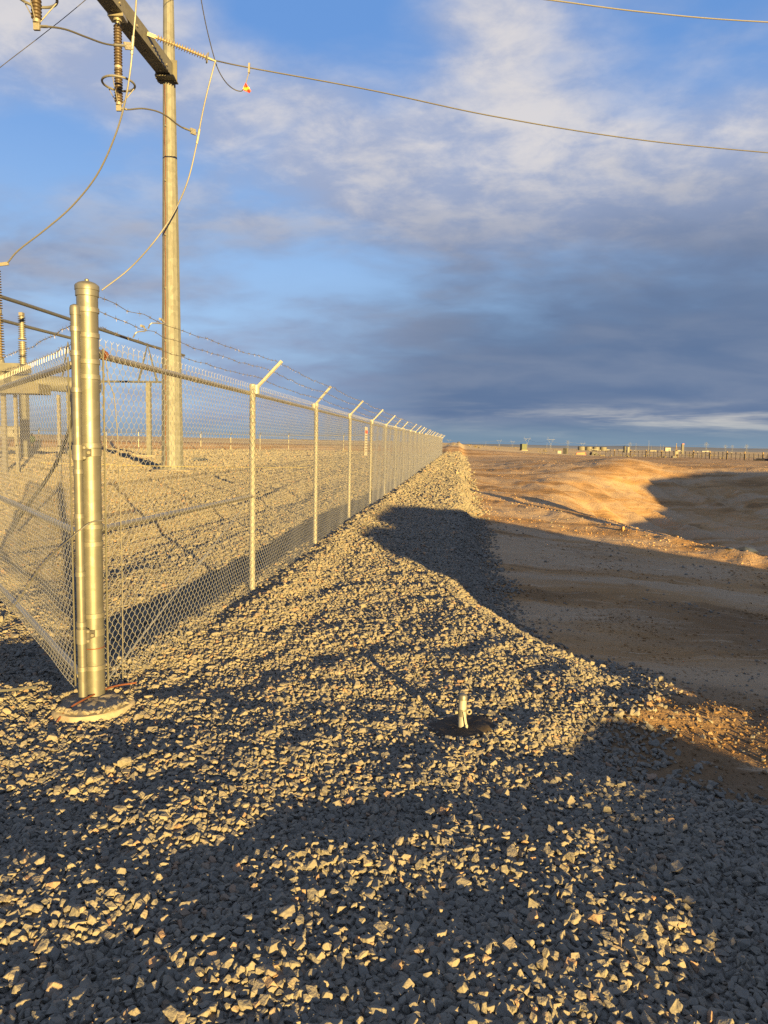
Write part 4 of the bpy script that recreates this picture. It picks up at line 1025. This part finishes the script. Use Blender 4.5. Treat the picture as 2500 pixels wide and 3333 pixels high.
def cab(x, y, w, d, h, m, name, label, cat, rz=0.):
    z = gz(x, y); t = thing(name, (x, y, z), label, cat, None, rz)
    return t, z
t, _ = cab(30.4, 157, 0, 0, 0, 0, 'pad_transformer', 'dark green pad mounted transformer box on the far edge of the graded dirt', 'transformer', .3)
MB().box((0, 0, .75), (1.15, 1.0, 1.3)).build('cabinet', M['green'], t, False); MB().box((0, 0, .05), (1.5, 1.3, .24)).build('pad', M['concrete'], t, False)
MB().box((0, -.02, 1.43), (1.22, 1.08, .07)).build('lid', M['green'], t, False); MB().box((-.02, -.507, .75), (.02, .012, 1.2)).build('door_seam', M['dark'], t, False)
t, _ = cab(36.6, 150, 0, 0, 0, 0, 'white_crate', 'small white box beside the grey panel on the far dirt', 'box')
MB().box((0, 0, .27), (.8, .6, .62)).build('body', M['white'], t, False); MB().box((0, 0, .60), (.86, .66, .06)).build('lid', M['cream'], t, False)
t, _ = cab(37.9, 150, 0, 0, 0, 0, 'steel_cabinet', 'tall grey steel cabinet with a pale edge right of the white box', 'cabinet', -.5)
MB().box((0, 0, .6), (.75, .8, 1.25)).build('body', M['dark'], t, False); MB().box((.42, -.1, .6), (.09, .6, 1.25)).build('door', M['cream'], t, False)
t, _ = cab(40.4, 147, 0, 0, 0, 0, 'barrier', 'bright orange plastic barrier on the far dirt', 'barrier')
MB().add(*taperbox(Vector((-1.0, 0, .16)), Vector((.75, 0, .26)), .5, .4, .5, .62)).build('body', M['orange'], t, False)
MB().box((.1, 0, -.0), (1.8, .6, .16)).build('base', M['orange'], t, False)
t, _ = cab(43.0, 147, 0, 0, 0, 0, 'mini_loader', 'small dark machine with a white canopy beside the orange barrier', 'machine', .2)
MB().box((0, 0, .42), (1.15, .8, .4)).build('body', M['dark'], t, False)
for sx in (-.42, .42):
    for sy in (-.42, .42): MB().lathe([(.24, -.09), (.26, 0), (.24, .09)], 14, (sx, sy, .22), (0, 1, 0)).build('wheel', M['black'], t)
for sx in (-.45, .45): MB().bar((sx, -.35, .6), (sx*.9, -.3, 1.15), .05, .05).bar((sx, .35, .6), (sx*.9, .3, 1.15), .05, .05).build('canopy_post', M['dark'], t, False)
MB().box((-.05, 0, 1.2), (1.35, .95, .09)).build('canopy', M['white'], t, False)
MB().bar((.5, 0, .4), (1.25, 0, .12), .5, .08).build('bucket', M['dark'], t, False)
# storage tanks
tk = []
for k in range(4):
    x, y = 165+7.2*k*1.02, 600+4*k; z = gz(x, y)-.3
    t = thing('storage_tank', (x, y, z), ['leftmost', 'second from the left', 'third from the left', 'rightmost'][k]+' of the four squat cream storage tanks on the horizon', 'tank', 'cream storage tanks on the horizon')
    MB().lathe([(3.0, 0), (3.0, 3.3)], 20).build('shell', M['cream'], t); MB().lathe([(3.06, 3.3), (3.0, 3.36), (.4, 3.75)], 20).build('roof', M['cream'], t)
    MB().tube([(0, -3.06, .2), (0, -3.06, 3.5)], .08, 5).build('ladder', M['dark'], t)
# wooden stake fence
sf = thing('stake_fence', (40, 128, 0), 'row of timber posts and thin stakes crossing the far dirt at the right', 'fence')
A_, B_ = Vector((41.0, 136, 0)), Vector((56.5, 99, 0)); post_me = MB().box((0, 0, .55), (.16, .16, 1.4)).mesh('post', M['wood'], False)
stk_me = MB().box((0, 0, .45), (.05, .05, 1.15)).mesh('stake', M['wood'], False); cap_me = MB().box((0, 0, 1.03), (.13, .13, .16)).mesh('stake_cap', M['white'], False)
wl_ = []
for k in range(46):
    u = k/45; u2 = u**.85; p = A_.lerp(B_, u2); z = gz(p.x, p.y); L = (p.x-40, p.y-128, z); wl_.append((L[0], L[1], z+.8))
    if k % 4 == 3: obj('post', post_me, sf, L)
    else:
        o = obj('stake', stk_me, sf, L)
        if k < 34 and k % 3 != 1: obj('stake_cap', cap_me, o)
MB().tube(wl_, .012, 3).tube([(a, b, c-.4) for a, b, c in wl_], .012, 3).build('fence_wire', M['barb'], sf)
x, y = 47.6, 117.; z = gz(x, y)
t = thing('drill_mast', (x, y, z), 'slim leaning mast with a dark foot standing at the stake fence', 'mast')
MB().tube([(0, 0, 0), (.12, 0, 2.2)], [.11, .04], 6).tube([(.55, 0, .0), (.13, 0, 2.0)], .035, 5).build('mast', M['wood'], t)
MB().box((-.15, 0, .1), (.7, .6, .4)).build('foot', M['dark'], t, False); MB().box((.2, 0, .85), (.5, .3, .5)).build('motor', M['cream'], t, False)
MB().lathe([(.05, 0), (.09, .08), (.05, .18)], 8, (.12, 0, 2.2)).build('lamp', M['white'], t)
x, y = 107.5, 258.; z = gz(x, y)
t = thing('dark_tower_box', (x, y, z), 'tall narrow dark box with a reddish top standing out on the right plain', 'tower')
MB().box((0, 0, 1.7), (.8, .8, 3.6)).build('body', M['dark'], t, False); MB().box((.1, 0, 3.6), (.6, .7, .22)).build('top', M['signred'], t, False); MB().bar((-.1, .2, 0), (-.35, .2, 3.3), .1, .1).build('rail', M['dark'], t, False)
x, y = 88, 262.; z = gz(x, y)
t = thing('dark_vessel', (x, y, z), 'short dark upright vessel on the plain left of the white poles', 'tank')
MB().lathe([(.55, 0), (.55, 2.2), (.3, 2.5)], 12).build('shell', M['dark'], t); MB().box((1.3, 0, 1.0), (.7, .6, 2.0)).build('stack', M['cream'], t, False)
x, y = 54.5, 103.0; z = gz(x, y)
t = thing('pipe_pile', (x, y, z), 'low pile of dark pipes and sheeting at the far right edge of the dirt', 'pipe pile', None, -.9)
for k in range(6): MB().tube([(-1.2+.1*k, .25*(k % 4), .1+.14*(k//4)), (1.1+.07*k, .25*(k % 4)+.1, .1+.14*(k//4))], .09, 8).build('pipe', M['dark'], t)
MB().box((1.9, 0, .3), (.35, .4, .6)).build('end_block', M['white'], t, False)

# transmission towers and poles on the horizon
def lattice(px, D, h, kind, label, grp='lattice transmission towers on the horizon'):
    a = (px-1250)/2311*1.005; x, y = a*D, D; z = gz(x, y)-1
    t = thing('transmission_tower', (x, y, z), label, 'pylon', grp); s = .008*h
    lg = MB(); w = h*.11
    if kind == 0:
        top = h
        for sx in (-1, 1):
            for sy in (-1, 1): lg.bar((sx*w, sy*w, 0), (sx*w*.12, sy*w*.12, top), s, s)
        for k in range(6):
            z0, z1 = top*k/7, top*(k+1)/7; w0, w1 = w*(1-.88*k/7), w*(1-.88*(k+1)/7)
            lg.bar((-w0, -w0, z0), (w1, -w1, z1), s*.6, s*.6).bar((w0, -w0, z0), (-w1, -w1, z1), s*.6, s*.6)
        lg.build('lattice_body', M['farsteel'], t, False)
        for zz, ww in ((.62, .22), (.77, .26), (.9, .18)):
            MB().bar((-ww*h, 0, zz*h), (ww*h, 0, zz*h), s*1.4, s*1.6).build('cross_arm', M['farsteel'], t, False)
    else:
        for sx in (-1, 1):
            lg.bar((sx*w*.5, 0, 0), (sx*w*.35, 0, h*.45), s, s).bar((sx*w*.35, 0, h*.45), (sx*w*2.0, 0, h*.8), s, s)
            lg.bar((sx*w*1.2, 0, h*.62), (sx*w*.7, 0, h*.8), s*.7, s*.7).bar((sx*w*2.0, 0, h*.8), (sx*w*2.4, 0, h), s*.8, s*.8)
        for k in range(4): lg.bar((-w*.5, 0, h*.11*k), (w*.45, 0, h*.11*(k+1)), s*.6, s*.6).bar((w*.5, 0, h*.11*k), (-w*.45, 0, h*.11*(k+1)), s*.6, s*.6)
        lg.build('lattice_body', M['farsteel'], t, False)
        MB().bar((-w*3, 0, h*.8), (w*3, 0, h*.8), s*1.3, s*2).build('cross_arm', M['farsteel'], t, False)
T_ = [(1455, 1500, 14, 1, 'lowest lattice tower, just right of where the fence ends'), (1617, 1500, 17, 1, 'lattice tower left of the green transformer box on the horizon'),
      (1660, 1600, 17, 1, 'small wide armed tower above the green transformer box'), (1707, 1500, 24, 1, 'large pale Y shaped tower right of the green transformer box'),
      (1783, 1300, 22, 1, 'dark Y shaped tower beside a white pole on the horizon'), (1838, 1900, 24, 0, 'faint tower left of the storage tanks'),
      (1886, 2000, 22, 1, 'faint tower behind the storage tanks'), (2038, 1900, 22, 0, 'narrow tower left of the tall white pole'), (2206, 2000, 20, 0, 'small tower behind the leaning mast'),
      (2284, 2000, 28, 0, 'three armed tower right of the tall dark box'), (2346, 2000, 22, 0, 'three armed tower between the two towers at the right'),
      (2368, 2700, 28, 0, 'faintest tower in the row at the right'), (2414, 2000, 24, 0, 'rightmost three armed tower on the horizon')]
ends = []
for px, D, h, k, lb in T_: lattice(px, D, h, k, lb)
def hz_wire(pts, label):
    P = []
    for px, D, h in pts: x, y = (px-1250)/2311*1.005*D, D; P.append((x, y, gz(x, y)+h))
    Q = []
    for i in range(len(P)-1):
        for k in range(8):
            t = k/8; v = Vector(P[i]).lerp(Vector(P[i+1]), t); v.z -= 5*4*t*(1-t); Q.append(v)
    Q.append(P[-1]); tag(MB().tube(Q, .16, 3).build('power_line', M['farsteel']), label, 'power line')
hz_wire([(2038, 1900, 19), (2206, 2000, 18), (2284, 2000, 24), (2346, 2000, 19), (2414, 2000, 20), (2530, 2000, 20)], 'upper power line strung between the towers at the right horizon')
hz_wire([(2038, 1900, 15), (2206, 2000, 14), (2284, 2000, 18), (2346, 2000, 15), (2414, 2000, 16), (2530, 2000, 16)], 'lower power line strung between the towers at the right horizon')
hz_wire([(1440, 1500, 12), (1617, 1500, 13), (1707, 1500, 17), (1783, 1300, 15), (1838, 1900, 18), (2038, 1900, 16)], 'power line strung between the towers left of the tanks')
def wpole(px, D, h, label):
    x, y = (px-1250)/2311*1.005*D, D; z = gz(x, y)-1
    o = MB().lathe([(.011*h*1.6, 0), (.008*h*1.5, h*.6), (.006*h, h)], 8).bar((-h*.02, 0, h*.97), (h*.02, 0, h*.97), h*.006, h*.006).build('white_pole', M['white'], None, True, 35, (x, y, z))
    tag(o, label, 'pole', 'white poles on the horizon')
for px, D, h, lb in ((1574, 1000, 8, 'short white pole left of the pale towers'), (1771, 1000, 10, 'white pole beside the dark Y shaped tower'), (1930, 900, 8, 'white pole at the right end of the tanks'),
                     (2058, 900, 11, 'white pole right of the narrow tower'), (2099, 900, 14, 'tallest white pole on the horizon'), (2108, 950, 9, 'short white pole just right of the tallest one'),
                     (2137, 900, 10, 'left pole of the white pair near the switchyard'), (2146, 900, 9, 'right pole of the white pair near the switchyard'), (1876, 900, 6, 'thin white pole at the left end of the tanks')):
    wpole(px, D, h, lb)
def shed(px, D, w, h, label, m='white'):
    w *= .75; h *= .7
    x, y = (px-1250)/2311*1.005*D, D; z = gz(x, y)-.5
    t = thing('distant_building', (x, y, z), label, 'building', 'low pale buildings on the horizon')
    MB().box((0, 0, h/2), (w, w*.5, h)).build('wall', M[m], t, False)
    MB().add([(-w*.52, -w*.27, h), (w*.52, -w*.27, h), (w*.52, w*.27, h), (-w*.52, w*.27, h), (-w*.52, 0, h*1.2), (w*.52, 0, h*1.2)], [(0, 1, 5, 4), (2, 3, 4, 5), (0, 4, 3), (1, 2, 5)]).build('roof', M['cream'], t, False)
    MB().box((w*.2, -w*.252, h*.4), (w*.16, .05, h*.6)).build('door', M['dark'], t, False)
for a in ((1965, 1100, 9, 2.6, 'low white building right of the tanks'), (2010, 1200, 14, 2.4, 'wide pale building on the horizon right of the tanks', 'cream'), (2113, 700, 8, 2.8, 'cream shed at the foot of the tallest white pole', 'cream'),
          (2160, 900, 9, 7, 'tall white switchyard block with poles'), (2197, 1000, 9, 3, 'white building behind the leaning mast'), (2277, 1000, 8, 2.5, 'white building left of the three armed tower'), (2290, 1050, 6, 3, 'white building under the three armed tower'), (2325, 1200, 18, 1.5, 'long low pale strip building at the right', 'cream')):
    shed(*a)
# scrub dots over the plain
def scrub():
    mb = MB(); r = np.random.default_rng(5)
    for k in range(330):
        D = 115*math.exp(r.random()*1.9); a = -.15+r.random()*.75; x, y = a*D, D
        if a < .05 and D < 140: continue
        z = gz(x, y); s = (.18+.35*r.random())*(1+D/500)
        for _ in range(4):
            ox, oy = r.normal(size=2)*s*.8; h = s*(.25+.3*r.random())
            v = [(x+ox+h*1.1*math.cos(t+ox), y+oy+h*1.1*math.sin(t+ox), z-.05) for t in (0, 1.4, 2.6, 3.9, 5.2)]+[(x+ox+h*.3*r.normal(), y+oy, z+h)]
            mb.add(v, [(i, (i+1) % 5, 5) for i in range(5)])
    o = mb.build('scrub', M['scrub'], None, False); o['kind'] = 'stuff'
scrub()
# low blue hills far off
def hills():
    mb = MB(); vs = []; n = 80
    for k in range(n+1):
        a = R(-60)+R(120)*k/n; h = 26+30*float(fbm(np.array([a*6]), np.array([.3]), 91, 4)[0])
        for d, hh in ((8300, -8), (8600, max(4, h))  , (8900, -8)): vs.append((d*math.sin(a), d*math.cos(a), hh))
    fs = [(k*3+j, (k+1)*3+j, (k+1)*3+j+1, k*3+j+1) for k in range(n) for j in (0, 1)]
    o = mb.add(vs, fs).build('hills', M['hill']); o['kind'] = 'structure'
M['hill'] = simple('far_hill', (.16, .18, .22), .95, 0, .1, .002)
hills()
